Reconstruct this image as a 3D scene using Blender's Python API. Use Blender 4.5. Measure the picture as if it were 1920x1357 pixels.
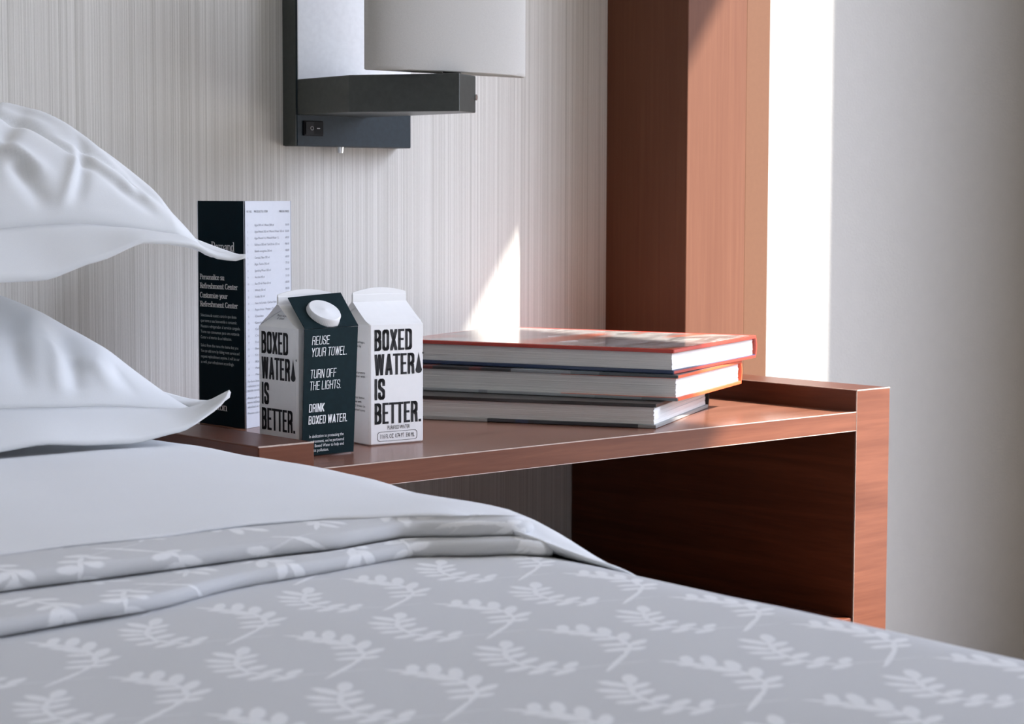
import bpy, bmesh, math, random
import numpy as np
from mathutils import Vector, Matrix, noise

for o in list(bpy.data.objects):
    bpy.data.objects.remove(o)
random.seed(4)
SC = bpy.context.scene
COL = SC.collection

# ------------------------------------------------------------------ camera
# the world: x along the headboard wall, y into the wall, z up; z = 0 is the nightstand's top
CAM = Vector((-0.97267049, -1.32902488, 0.21847614))
cr = Vector((0.74680018, -0.66504145, 0.00305913))
cu = Vector((0.05117004, 0.06204578, 0.99676073))
cf = Vector((0.66307700, 0.74422456, -0.08036600))
cd = bpy.data.cameras.new('camera')
cam = bpy.data.objects.new('camera', cd)
COL.objects.link(cam)
cam.matrix_world = Matrix(((cr.x, cu.x, -cf.x, CAM.x), (cr.y, cu.y, -cf.y, CAM.y), (cr.z, cu.z, -cf.z, CAM.z), (0, 0, 0, 1)))
cd.sensor_fit = 'HORIZONTAL'
cd.sensor_width = 36.0
cd.lens = 3878.508 / 1920 * 36
cd.clip_start = 0.02
cd.dof.use_dof = True
cd.dof.focus_distance = 1.70
cd.dof.aperture_fstop = 24
SC.camera = cam

# ------------------------------------------------------------------ light
SUN_DIR = Vector((-1.062, 1.0, -1.508)).normalized()      # the way the light travels
w = bpy.data.worlds.new('sky')
SC.world = w
w.use_nodes = True
nt = w.node_tree
nt.nodes.clear()
sky = nt.nodes.new('ShaderNodeTexSky')
sky.sky_type = 'NISHITA'
sky.sun_disc = False
sky.sun_elevation = math.asin(-SUN_DIR.z)
sky.sun_rotation = math.atan2(-SUN_DIR.x, -SUN_DIR.y)
sky.air_density = 1.0
sky.dust_density = 8.0
hs = nt.nodes.new('ShaderNodeHueSaturation')
hs.inputs['Saturation'].default_value = 0.62
wb = nt.nodes.new('ShaderNodeMix')          # the camera's white balance is set for the warm sun, so the hazy sky reads cool
wb.data_type = 'RGBA'
wb.blend_type = 'MULTIPLY'
wb.inputs[0].default_value = 1.0
wb.inputs[7].default_value = (0.81, 0.96, 1.30, 1)
bg = nt.nodes.new('ShaderNodeBackground')
bg.inputs['Strength'].default_value = 1.0
wo = nt.nodes.new('ShaderNodeOutputWorld')
nt.links.new(sky.outputs[0], hs.inputs['Color'])
nt.links.new(hs.outputs[0], wb.inputs[6])
nt.links.new(wb.outputs[2], bg.inputs['Color'])
nt.links.new(bg.outputs[0], wo.inputs['Surface'])

sl = bpy.data.lights.new('sun', 'SUN')
sl.energy = 50.0
sl.color = (1.0, 0.96, 0.90)
sl.angle = math.radians(0.8)
so = bpy.data.objects.new('sun', sl)
COL.objects.link(so)
so.rotation_euler = SUN_DIR.to_track_quat('-Z', 'Y').to_euler()
so.location = (4, -4, 5)

XR, XRO = 1.605, 1.705                  # inner and outer face of the window wall
WY0, WY1 = -2.5, -0.0118                # the window along y
WZ1 = 0.405 + 1.42 * (XRO - 0.765)   # its head
WZ0 = -0.45
pl = bpy.data.lights.new('window_portal', 'AREA')
pl.shape = 'RECTANGLE'
pl.size, pl.size_y = WZ1 - WZ0, WY1 - WY0
pl.cycles.is_portal = True
po = bpy.data.objects.new('window_portal', pl)
COL.objects.link(po)
po.location = (XRO + 0.01, (WY0 + WY1) / 2, (WZ0 + WZ1) / 2)
po.rotation_euler = (0, math.radians(90), 0)

SC.view_settings.view_transform = 'Standard'
SC.view_settings.look = 'None'
SC.view_settings.exposure = -1.37
SC.view_settings.gamma = 1.0
SC.view_settings.use_curve_mapping = False
SC.cycles.max_bounces = 10
SC.cycles.diffuse_bounces = 6
SC.cycles.glossy_bounces = 4
SC.cycles.caustics_reflective = False
SC.cycles.caustics_refractive = False
SC.cycles.sample_clamp_indirect = 6.0

# ------------------------------------------------------------------ materials
class NT:
    def __init__(self, name, rough=0.5, spec=0.5):
        self.m = bpy.data.materials.new(name)
        self.m.use_nodes = True
        self.t = self.m.node_tree
        self.b = self.t.nodes['Principled BSDF']
        self.b.inputs['Roughness'].default_value = rough
        self.b.inputs['Specular IOR Level'].default_value = spec
    def n(self, kind, **kw):
        x = self.t.nodes.new('ShaderNode' + kind)
        for k, v in kw.items():
            setattr(x, k, v)
        return x
    def l(self, a, b):
        self.t.links.new(a, b)
    def obj(self):
        return self.n('TexCoord').outputs['Object']
    def mapping(self, src, scale=(1, 1, 1), loc=(0, 0, 0), rot=(0, 0, 0)):
        m = self.n('Mapping')
        m.inputs['Scale'].default_value = scale
        m.inputs['Location'].default_value = loc
        m.inputs['Rotation'].default_value = rot
        self.l(src, m.inputs['Vector'])
        return m.outputs[0]
    def noise(self, src, scale, detail=3, rough=0.55, dist=0.0):
        x = self.n('TexNoise')
        x.inputs['Scale'].default_value = scale
        x.inputs['Detail'].default_value = detail
        x.inputs['Roughness'].default_value = rough
        x.inputs['Distortion'].default_value = dist
        self.l(src, x.inputs['Vector'])
        return x.outputs['Fac']
    def ramp(self, fac, stops, mode='LINEAR'):
        r = self.n('ValToRGB')
        r.color_ramp.interpolation = mode
        e = r.color_ramp.elements
        while len(e) < len(stops):
            e.new(0.5)
        for s, (p, c) in zip(e, stops):
            s.position = p
            s.color = (*c, 1) if len(c) == 3 else c
        self.l(fac, r.inputs['Fac'])
        return r.outputs['Color']
    def bump(self, h, strength, dist=0.001):
        x = self.n('Bump')
        x.inputs['Strength'].default_value = strength
        x.inputs['Distance'].default_value = dist
        self.l(h, x.inputs['Height'])
        self.l(x.outputs[0], self.b.inputs['Normal'])
    def math(self, op, a, b=None, c=None):
        x = self.n('Math', operation=op)
        for i, v in enumerate((a, b, c)):
            if v is None:
                continue
            if isinstance(v, (int, float)):
                x.inputs[i].default_value = v
            else:
                self.l(v, x.inputs[i])
        return x.outputs[0]
    def mix(self, fac, a, b):
        x = self.n('Mix', data_type='RGBA')
        for s, v in (('Factor', fac), ('A', a), ('B', b)):
            i = [q for q in x.inputs if q.name == s and q.type == ('VALUE' if s == 'Factor' else 'RGBA')][0]
            if isinstance(v, tuple):
                i.default_value = (*v, 1)
            elif isinstance(v, (int, float)):
                i.default_value = v
            else:
                self.l(v, i)
        return [q for q in x.outputs if q.type == 'RGBA'][0]
    def col(self, c):
        if isinstance(c, tuple):
            self.b.inputs['Base Color'].default_value = (*c, 1)
        else:
            self.l(c, self.b.inputs['Base Color'])

def plain(name, c, rough=0.5, spec=0.5, metal=0.0, grain=0.03):
    m = NT(name, rough, spec)
    f = m.noise(m.obj(), 180, 2)
    a = tuple(max(0, x * (1 - grain)) for x in c)
    b = tuple(min(1, x * (1 + grain)) for x in c)
    m.col(m.ramp(f, [(0.3, a), (0.7, b)]))
    m.b.inputs['Metallic'].default_value = metal
    return m.m

def wood(name, dark, light, axis, rough=0.36, seed=0.0, fine=1.0, spec=0.16):
    m = NT(name, rough, spec)
    sc = [70 * fine] * 3
    sc[axis] = 3.0
    src = m.obj()
    v = m.mapping(src, tuple(sc), (seed, seed * 1.7, seed * 0.6))
    f1 = m.noise(v, 1.0, 5, 0.6, 0.7)
    sc2 = [9.0] * 3
    sc2[axis] = 1.1
    f2 = m.noise(m.mapping(src, tuple(sc2), (seed, 3, seed)), 1.0, 3, 0.55, 1.4)
    sc3 = [330.0] * 3
    sc3[axis] = 24
    f3 = m.noise(m.mapping(src, tuple(sc3)), 1.0, 2)
    f = m.math('ADD', m.math('MULTIPLY', f1, 0.5), m.math('ADD', m.math('MULTIPLY', f2, 0.35), m.math('MULTIPLY', f3, 0.15)))
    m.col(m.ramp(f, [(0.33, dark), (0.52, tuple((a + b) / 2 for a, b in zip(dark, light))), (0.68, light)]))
    m.bump(f3, 0.12, 0.0006)
    m.b.inputs['Coat Weight'].default_value = 0.04
    m.b.inputs['Coat Roughness'].default_value = 0.25
    return m.m

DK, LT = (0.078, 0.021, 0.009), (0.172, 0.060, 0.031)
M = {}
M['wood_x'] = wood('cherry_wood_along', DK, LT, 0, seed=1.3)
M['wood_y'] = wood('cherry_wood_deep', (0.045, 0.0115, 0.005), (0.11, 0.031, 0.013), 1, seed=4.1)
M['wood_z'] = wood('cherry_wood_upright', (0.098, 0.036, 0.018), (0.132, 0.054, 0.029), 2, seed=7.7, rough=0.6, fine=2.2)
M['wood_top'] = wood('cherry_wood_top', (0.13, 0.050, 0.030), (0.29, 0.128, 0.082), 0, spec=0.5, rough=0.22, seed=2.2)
M['trim'] = plain('smooth_tan_trim', (0.115, 0.053, 0.028), 0.55, 0.15)

def wallpaper():
    m = NT('ribbed_wallpaper', 0.72, 0.25)
    src = m.obj()
    a = m.noise(m.mapping(src, (1250, 1, 1.0)), 1.0, 2, 0.6)
    b = m.noise(m.mapping(src, (380, 1, 0.5), (7, 0, 0)), 1.0, 2, 0.6)
    c = m.noise(m.mapping(src, (2600, 1, 500), (3, 0, 0)), 1.0, 2)
    f = m.math('ADD', m.math('MULTIPLY', a, 0.78), m.math('MULTIPLY', b, 0.22))
    f = m.math('ADD', f, m.math('MULTIPLY', m.math('SUBTRACT', c, 0.5), 0.12))
    m.col(m.ramp(f, [(0.34, (0.50, 0.485, 0.44)), (0.5, (0.635, 0.62, 0.575)), (0.64, (0.74, 0.725, 0.68))]))
    m.bump(f, 0.45, 0.0012)
    return m.m
M['wallpaper'] = wallpaper()

def plaster(name, c, s=260, k=0.3):
    m = NT(name, 0.85, 0.2)
    f = m.noise(m.obj(), s, 4, 0.6)
    g = m.noise(m.obj(), 60, 2)
    m.col(m.ramp(g, [(0.3, tuple(x * 0.975 for x in c)), (0.7, c)]))
    m.bump(f, k, 0.0015)
    return m.m
M['plaster'] = plaster('white_plaster', (0.43, 0.42, 0.395))
M['ceiling'] = plaster('ceiling_paint', (0.8, 0.8, 0.79))
M['carpet'] = plaster('grey_carpet', (0.20, 0.18, 0.16), 900, 0.8)
M['far_wall'] = plaster('far_wall_paint', (0.84, 0.82, 0.78))
M['ground'] = plaster('pale_paving', (0.50, 0.49, 0.47), 3, 0.1)

def linen(name, c, k=0.25, big=0.0):
    m = NT(name, 0.85, 0.2)
    src = m.obj()
    f = m.noise(src, 1400, 2)
    m.col(m.ramp(m.noise(src, 9, 2), [(0.3, tuple(x * 0.985 for x in c)), (0.7, c)]))
    m.bump(f, k, 0.0004)
    m.b.inputs['Sheen Weight'].default_value = 0.15
    return m.m
M['linen'] = linen('white_cotton', (0.80, 0.82, 0.84))
M['pillow'] = linen('white_percale', (0.77, 0.79, 0.80), 0.15)

# woven sprig pattern: two leafy branches per cell of a sheared lattice, in millimetres of the UV map
P_STEM = [(0, 0), (27, 19.5), (39, 31), (45, 46.5), (46, 63), (40, 80), (31, 93)]
P_LEAF = [((33, 24), (43, 24), 4.6), ((39, 31), (54, 37), 5), ((43, 42), (57, 57), 5.6), ((46, 58), (57, 76), 5.6),
          ((43, 72), (54, 90), 5.6), ((37, 82), (46, 96), 5), ((36, 27), (22, 30), 5), ((41, 35), (28, 41), 5),
          ((45, 48), (34, 55), 5), ((46, 55), (38, 67), 5), ((45, 64), (34, 75), 5), ((41, 76), (31, 84), 4.6)]
Q_STEM = [(23.7, 2.3), (4, 8), (-16.7, 15.7), (-22, 24), (-25, 35.5), (-22, 52.7), (-12, 67.7), (-2, 80)]
Q_LEAF = [((-10, 13), (-25, 10), 4.6), ((-20, 22), (-33, 19), 5), ((-24, 31), (-38, 31), 5), ((-25, 42), (-37, 47), 5),
          ((-23, 51), (-34, 59), 5), ((-20, 58), (-28, 72), 5.6), ((-14, 66), (-17, 84), 5.6), ((-9, 70), (1, 85), 5.6),
          ((-17, 62), (-2, 66), 5), ((-22, 51), (-9, 55), 5), ((-24, 38), (-11, 42), 5.2), ((-22, 25), (-9, 30), 5.2), ((-14, 15), (-2, 23), 4.8)]
def coverlet_mat():
    m = NT('sprig_jacquard', 0.8, 0.2)
    uv = m.n('UVMap').outputs[0]
    s = m.n('VectorMath', operation='SCALE')
    m.l(uv, s.inputs[0])
    s.inputs['Scale'].default_value = 1000.0
    wob = m.n('TexNoise')
    wob.inputs['Scale'].default_value = 0.35
    m.l(s.outputs[0], wob.inputs['Vector'])
    wv = m.n('VectorMath', operation='MULTIPLY_ADD')
    m.l(wob.outputs['Color'], wv.inputs[0])
    wv.inputs[1].default_value = (1.6, 1.6, 0)
    wv.inputs[2].default_value = (-0.8, -0.8, 0)
    ad = m.n('VectorMath', operation='ADD')
    m.l(s.outputs[0], ad.inputs[0])
    m.l(wv.outputs[0], ad.inputs[1])
    sp = m.n('SeparateXYZ')
    m.l(ad.outputs[0], sp.inputs[0])
    x, y = sp.outputs[0], sp.outputs[1]
    i = m.math('FLOOR', m.math('DIVIDE', m.math('ADD', x, 42.0), 106.1))
    x1 = m.math('MULTIPLY_ADD', i, -106.1, x)
    y1 = m.math('MULTIPLY_ADD', i, -21.5, y)
    j = m.math('FLOOR', m.math('DIVIDE', m.math('ADD', y1, 2.0), 95.2))
    y2 = m.math('MULTIPLY_ADD', j, -95.2, y1)
    cb = m.n('CombineXYZ')
    m.l(x1, cb.inputs[0])
    m.l(y2, cb.inputs[1])
    v = cb.outputs[0]
    k = 0.97
    def ell(a, b, wd, longer):
        a = (a[0] * k, a[1] * k)
        b = (b[0] * k, b[1] * k)
        c = ((a[0] + b[0]) / 2, (a[1] + b[1]) / 2)
        h = math.hypot(b[0] - a[0], b[1] - a[1]) / 2 * longer
        mp = m.n('Mapping', vector_type='TEXTURE')
        mp.inputs['Location'].default_value = (c[0], c[1], 0)
        mp.inputs['Rotation'].default_value = (0, 0, math.atan2(b[1] - a[1], b[0] - a[0]))
        mp.inputs['Scale'].default_value = (h, wd / 2, 1)
        m.l(vcur[0], mp.inputs['Vector'])
        ln = m.n('VectorMath', operation='LENGTH')
        m.l(mp.outputs[0], ln.inputs[0])
        return ln.outputs['Value']
    vcur = [v]
    cnt = [0]
    def chain(d):
        # evaluate the leaves a few at a time
        cnt[0] += 1
        if cnt[0] % 5 == 0:
            x_ = m.n('VectorMath', operation='MULTIPLY_ADD')
            m.l(d, x_.inputs[0])
            x_.inputs[1].default_value = (1e-6, 1e-6, 0)
            m.l(v, x_.inputs[2])
            vcur[0] = x_.outputs[0]
    d = None
    thin = None
    for st in (P_STEM, Q_STEM):
        for q in range(len(st) - 1):
            e = ell(st[q], st[q + 1], 2.0 if (st is Q_STEM and q < 2) else 3.4, 1.35)
            if st is Q_STEM and q < 2:
                thin = e if thin is None else m.math('MINIMUM', thin, e)
            else:
                d = e if d is None else m.math('MINIMUM', d, e)
                chain(d)
    for a, b, wd in P_LEAF + Q_LEAF:
        d = m.math('MINIMUM', d, ell(a, b, wd * 1.32, 1.06))
        chain(d)
    def soft(q):
        mr = m.n('MapRange', interpolation_type='SMOOTHSTEP')
        mr.inputs['From Min'].default_value = 1.22
        mr.inputs['From Max'].default_value = 0.72
        m.l(q, mr.inputs['Value'])
        return mr.outputs[0]
    mask = m.math('MAXIMUM', soft(d), m.math('MULTIPLY', soft(thin), 0.4))
    wv2 = m.noise(m.mapping(ad.outputs[0], (2.2, 0.35, 1)), 1.0, 2)
    mask2 = m.math('MULTIPLY', mask, m.math('MULTIPLY_ADD', wv2, 0.35, 0.78))
    m.col(m.mix(mask2, (0.64, 0.65, 0.66), (0.88, 0.89, 0.90)))
    weave = m.noise(m.mapping(s.outputs[0], (2.5, 2.5, 1)), 1.0, 2)
    m.bump(m.math('ADD', m.math('MULTIPLY', weave, 0.25), m.math('MULTIPLY', mask, 0.9)), 0.35, 0.0005)
    m.b.inputs['Sheen Weight'].default_value = 0.1
    return m.m
M['coverlet'] = coverlet_mat()

M['metal'] = plain('dark_bronze_metal', (0.038, 0.043, 0.038), 0.34, 0.5, 0.0, 0.15)
M['metal2'] = plain('blue_black_metal', (0.007, 0.016, 0.023), 0.36, 0.22, 0.0, 0.2)
M['steel'] = plain('bright_steel', (0.7, 0.7, 0.68), 0.25, 0.5, 1.0)
M['reflector'] = plain('satin_white_panel', (0.88, 0.90, 0.92), 0.3, 0.5)
M['black_plastic'] = plain('black_plastic', (0.006, 0.006, 0.007), 0.5, 0.2)
M['white_ink'] = plain('white_ink', (0.78, 0.80, 0.80), 0.6, 0.3)
M['grey_ink'] = plain('grey_ink', (0.22, 0.23, 0.25), 0.7, 0.2)
M['mid_ink'] = plain('pale_ink', (0.42, 0.47, 0.48), 0.7, 0.2)
M['black_ink'] = plain('black_ink', (0.012, 0.012, 0.014), 0.5, 0.3)
M['carton'] = plain('white_carton_board', (0.82, 0.82, 0.81), 0.42, 0.45, 0, 0.01)
M['cap'] = plain('white_cap_plastic', (0.78, 0.79, 0.80), 0.35, 0.5, 0, 0.01)
M['slate'] = plain('dark_teal_card', (0.0055, 0.0155, 0.0185), 0.7, 0.08, 0, 0.12)
M['navy'] = plain('blue_black_card', (0.002, 0.0095, 0.0145), 0.7, 0.06, 0, 0.1)
M['paper'] = plain('white_paper_card', (0.61, 0.635, 0.68), 0.55, 0.3, 0, 0.01)

def shade_mat():
    m = NT('cream_lampshade_fabric', 0.9, 0.1)
    src = m.obj()
    a = m.noise(m.mapping(src, (900, 900, 1400)), 1.0, 2)
    m.col(m.ramp(a, [(0.3, (0.56, 0.545, 0.51)), (0.7, (0.63, 0.615, 0.58))]))
    m.bump(a, 0.2, 0.0004)
    tr = m.n('BsdfTranslucent')
    tr.inputs['Color'].default_value = (0.70, 0.68, 0.64, 1)
    mx = m.n('MixShader')
    mx.inputs[0].default_value = 0.3
    m.l(m.b.outputs[0], mx.inputs[1])
    m.l(tr.outputs[0], mx.inputs[2])
    m.l(mx.outputs[0], m.t.nodes['Material Output'].inputs['Surface'])
    return m.m
M['shade'] = shade_mat()

def pages(name, c, seed):
    m = NT(name, 0.75, 0.2)
    v = m.mapping(m.obj(), (3.5, 3.5, 1100), (seed, seed, seed))
    f = m.noise(v, 1.0, 3, 0.7)
    m.col(m.ramp(f, [(0.30, tuple(x * 0.55 for x in c)), (0.42, tuple(x * 0.9 for x in c)), (0.55, c)]))
    m.bump(f, 0.5, 0.0006)
    return m.m
M['pages1'] = pages('page_edges_top', (0.76, 0.755, 0.73), 0)
M['pages2'] = pages('page_edges_middle', (0.76, 0.755, 0.73), 5)
M['pages3'] = pages('page_edges_bottom', (0.76, 0.755, 0.73), 9)
M['red'] = plain('red_book_cloth', (0.40, 0.035, 0.018), 0.35, 0.5)
M['orange'] = plain('orange_red_endpaper', (0.62, 0.105, 0.035), 0.4, 0.4)
M['blue_cover'] = plain('navy_book_cover', (0.018, 0.035, 0.085), 0.3, 0.5)
M['brown_cover'] = plain('brown_black_cover', (0.020, 0.014, 0.011), 0.35, 0.5)
M['grey_cover'] = plain('grey_book_cover', (0.30, 0.32, 0.33), 0.4, 0.4)

def photo_cover():
    # the printed photograph on the top book: pale shapes over greys, a red edge
    m = NT('printed_photo_cover', 0.2, 0.5)
    src = m.obj()
    f = m.noise(m.mapping(src, (7, 22, 1), (0.4, 0.2, 0), (0, 0, 0.5)), 1.0, 5, 0.6, 1.2)
    c = m.ramp(f, [(0.30, (0.045, 0.05, 0.052)), (0.43, (0.22, 0.21, 0.20)), (0.50, (0.50, 0.47, 0.44)), (0.56, (0.22, 0.20, 0.19)), (0.66, (0.72, 0.70, 0.68))])
    g = m.noise(m.mapping(src, (4, 13, 1), (3, 9, 0), (0, 0, -0.3)), 1.0, 2, 0.5, 0.5)
    c2 = m.mix(m.ramp(g, [(0.55, (0, 0, 0)), (0.62, (1, 1, 1))]), c, (0.50, 0.13, 0.075))
    m.col(c2)
    m.b.inputs['Coat Weight'].default_value = 0.5
    m.b.inputs['Coat Roughness'].default_value = 0.12
    return m.m
M['photo'] = photo_cover()

def stripe_cover(name, stops, length):
    m = NT(name, 0.35, 0.5)
    sp = m.n('SeparateXYZ')
    m.l(m.obj(), sp.inputs[0])
    f = m.math('DIVIDE', sp.outputs[1], length)
    m.col(m.ramp(f, stops, 'CONSTANT'))
    return m.m

# ------------------------------------------------------------------ helpers
def link(o, parent=None):
    COL.objects.link(o)
    if parent is not None:
        o.parent = parent
    return o

def tag(o, label=None, cat=None, group=None, kind=None):
    for k, v in (('label', label), ('category', cat), ('group', group), ('kind', kind)):
        if v:
            o[k] = v
    return o

def empty(name, loc=(0, 0, 0), rz=0.0):
    o = bpy.data.objects.new(name, None)
    o.location = loc
    o.rotation_euler = (0, 0, rz)
    o.empty_display_size = 0.05
    return link(o)

def mesh_obj(name, me, mats, parent=None, smooth=False):
    for m in (mats if isinstance(mats, (list, tuple)) else [mats]):
        me.materials.append(m)
    if smooth:
        me.polygons.foreach_set('use_smooth', [True] * len(me.polygons))
    me.update()
    return link(bpy.data.objects.new(name, me), parent)

def from_bm(name, bm, mats, parent=None, smooth=False):
    me = bpy.data.meshes.new(name)
    bm.normal_update()
    bm.to_mesh(me)
    bm.free()
    return mesh_obj(name, me, mats, parent, smooth)

def add_box(bm, x0, x1, y0, y1, z0, z1, bev=0.0, mi=0, seg=2):
    t = bmesh.new()
    vs = [t.verts.new((x, y, z)) for x in (x0, x1) for y in (y0, y1) for z in (z0, z1)]
    for f in ((0, 1, 3, 2), (4, 6, 7, 5), (0, 4, 5, 1), (2, 3, 7, 6), (0, 2, 6, 4), (1, 5, 7, 3)):
        t.faces.new([vs[i] for i in f])
    bmesh.ops.recalc_face_normals(t, faces=t.faces)
    if bev:
        bmesh.ops.bevel(t, geom=list(t.edges), offset=bev, segments=seg, affect='EDGES', profile=0.5)
    merge(bm, t, mi)

def merge(bm, t, mi=0):
    mp = {}
    for v in t.verts:
        mp[v] = bm.verts.new(v.co)
    for f in t.faces:
        try:
            g = bm.faces.new([mp[v] for v in f.verts])
            g.material_index = mi
            g.smooth = f.smooth
        except ValueError:
            pass
    t.free()

def box(name, dims, mat, parent=None, bev=0.0015):
    bm = bmesh.new()
    add_box(bm, *dims, bev)
    return from_bm(name, bm, mat, parent)

def prism(bm, pts, z0, z1, mi=0, bev=0.0):
    t = bmesh.new()
    a = [t.verts.new((x, y, z0)) for x, y in pts]
    b = [t.verts.new((x, y, z1)) for x, y in pts]
    n = len(pts)
    t.faces.new(a[::-1])
    t.faces.new(b)
    for i in range(n):
        t.faces.new((a[i], a[(i + 1) % n], b[(i + 1) % n], b[i]))
    bmesh.ops.recalc_face_normals(t, faces=t.faces)
    if bev:
        bmesh.ops.bevel(t, geom=list(t.edges), offset=bev, segments=2, affect='EDGES', profile=0.5)
    merge(bm, t, mi)

def cyl(bm, c, axis, r, h, n=32, r2=None, mi=0):
    axis = Vector(axis).normalized()
    q = axis.to_track_quat('Z', 'Y').to_matrix()
    c = Vector(c)
    r2 = r if r2 is None else r2
    a = [bm.verts.new(c + q @ Vector((r * math.cos(2 * math.pi * i / n), r * math.sin(2 * math.pi * i / n), 0))) for i in range(n)]
    b = [bm.verts.new(c + q @ Vector((r2 * math.cos(2 * math.pi * i / n), r2 * math.sin(2 * math.pi * i / n), h))) for i in range(n)]
    fs = [bm.faces.new(a[::-1]), bm.faces.new(b)]
    for i in range(n):
        fs.append(bm.faces.new((a[i], a[(i + 1) % n], b[(i + 1) % n], b[i])))
    for f in fs:
        f.material_index = mi

def struct(o):
    o['kind'] = 'structure'
    return o

# ------------------------------------------------------------------ lettering
# every glyph is a few centre lines on a box of height 1, swept with a rectangular nib
def arc(cx, cy, rx, ry, a0, a1, n=7):
    return [(cx + rx * math.cos(math.radians(a0 + (a1 - a0) * i / n)), cy + ry * math.sin(math.radians(a0 + (a1 - a0) * i / n))) for i in range(n + 1)]

def sans(ch, w, tw, th):
    L, R, B, T, Mi = tw / 2, w - tw / 2, th / 2, 1 - th / 2, 0.52
    r = min(0.13, (R - L) * 0.6)
    ry = 0.15
    C = w / 2
    def loop():
        return arc(R - r, T - ry, r, ry, 0, 90) + arc(L + r, T - ry, r, ry, 90, 180) + arc(L + r, B + ry, r, ry, 180, 270) + arc(R - r, B + ry, r, ry, 270, 360) + [(R, T - ry)]
    def bowl(y0, y1, x1=R):
        q = min(ry, (y1 - y0) / 2)
        return [(L, y1), (x1 - r, y1)] + arc(x1 - r, y1 - q, r, q, 90, 0) + arc(x1 - r, y0 + q, r, q, 0, -90) + [(L, y0)]
    stem = [(L, B), (L, T)]
    G = {
        'B': [stem, bowl(Mi, T, R - 0.012), bowl(B, Mi)], 'D': [stem, bowl(B, T)], 'O': [loop()], 'I': [stem],
        'X': [[(L, B), (R, T)], [(L, T), (R, B)]], 'E': [stem, [(L, T), (R, T)], [(L, Mi), (R - 0.03, Mi)], [(L, B), (R, B)]],
        'F': [stem, [(L, T), (R, T)], [(L, Mi), (R - 0.03, Mi)]], 'L': [stem, [(L, B), (R, B)]],
        'T': [[(L * 0.6, T), (w - L * 0.6, T)], [(C, B), (C, T)]], 'H': [stem, [(R, B), (R, T)], [(L, Mi), (R, Mi)]],
        'A': [[(L, B), (C, T)], [(R, B), (C, T)], [(L + 0.07, 0.26), (R - 0.07, 0.26)]],
        'W': [[(L, T), (w * 0.28, B)], [(w * 0.28, B), (C, T)], [(C, T), (w * 0.72, B)], [(w * 0.72, B), (R, T)]],
        'R': [stem, bowl(Mi - 0.02, T), [(R - r, Mi - 0.02), (R - 0.02, Mi - 0.12), (R, B)]], 'P': [stem, bowl(Mi - 0.04, T)],
        'U': [[(L, T), (L, B + ry)] + arc(L + r, B + ry, r, ry, 180, 270) + arc(R - r, B + ry, r, ry, 270, 360) + [(R, T)]],
        'N': [stem, [(R, B), (R, T)], [(L, T), (R, B)]], 'K': [stem, [(L, 0.40), (R, T)], [(L + 0.07, 0.52), (R, B)]],
        'Y': [[(L, T), (C, 0.46)], [(R, T), (C, 0.46)], [(C, B), (C, 0.46)]],
        'S': [[(R, 0.70), (R, T - ry)] + arc(R - r, T - ry, r, ry, 0, 90) + arc(L + r, T - ry, r, ry, 90, 180) + [(L, 0.66), (L + 0.02, 0.58), (R - 0.02, 0.42), (R, 0.34)]
              + arc(R - r, B + ry, r, ry, 0, -90) + arc(L + r, B + ry, r, ry, 270, 180) + [(L, 0.30)]],
        'G': [[(R, 0.70), (R, T - ry)] + arc(R - r, T - ry, r, ry, 0, 90) + arc(L + r, T - ry, r, ry, 90, 180) + arc(L + r, B + ry, r, ry, 180, 270)
              + arc(R - r, B + ry, r, ry, 270, 360) + [(R, 0.46), (C, 0.46)]],
        '.': [[(L, B), (L, B + 0.02)]],
    }
    return G.get(ch, [])

def sans_width(ch, w):
    return {'I': None, '.': None, 'W': w * 1.42, 'A': w * 1.06, 'X': w * 1.04, 'L': w * 0.86, 'F': w * 0.9, 'E': w * 0.9, 'T': w * 0.92}.get(ch, w)

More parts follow.
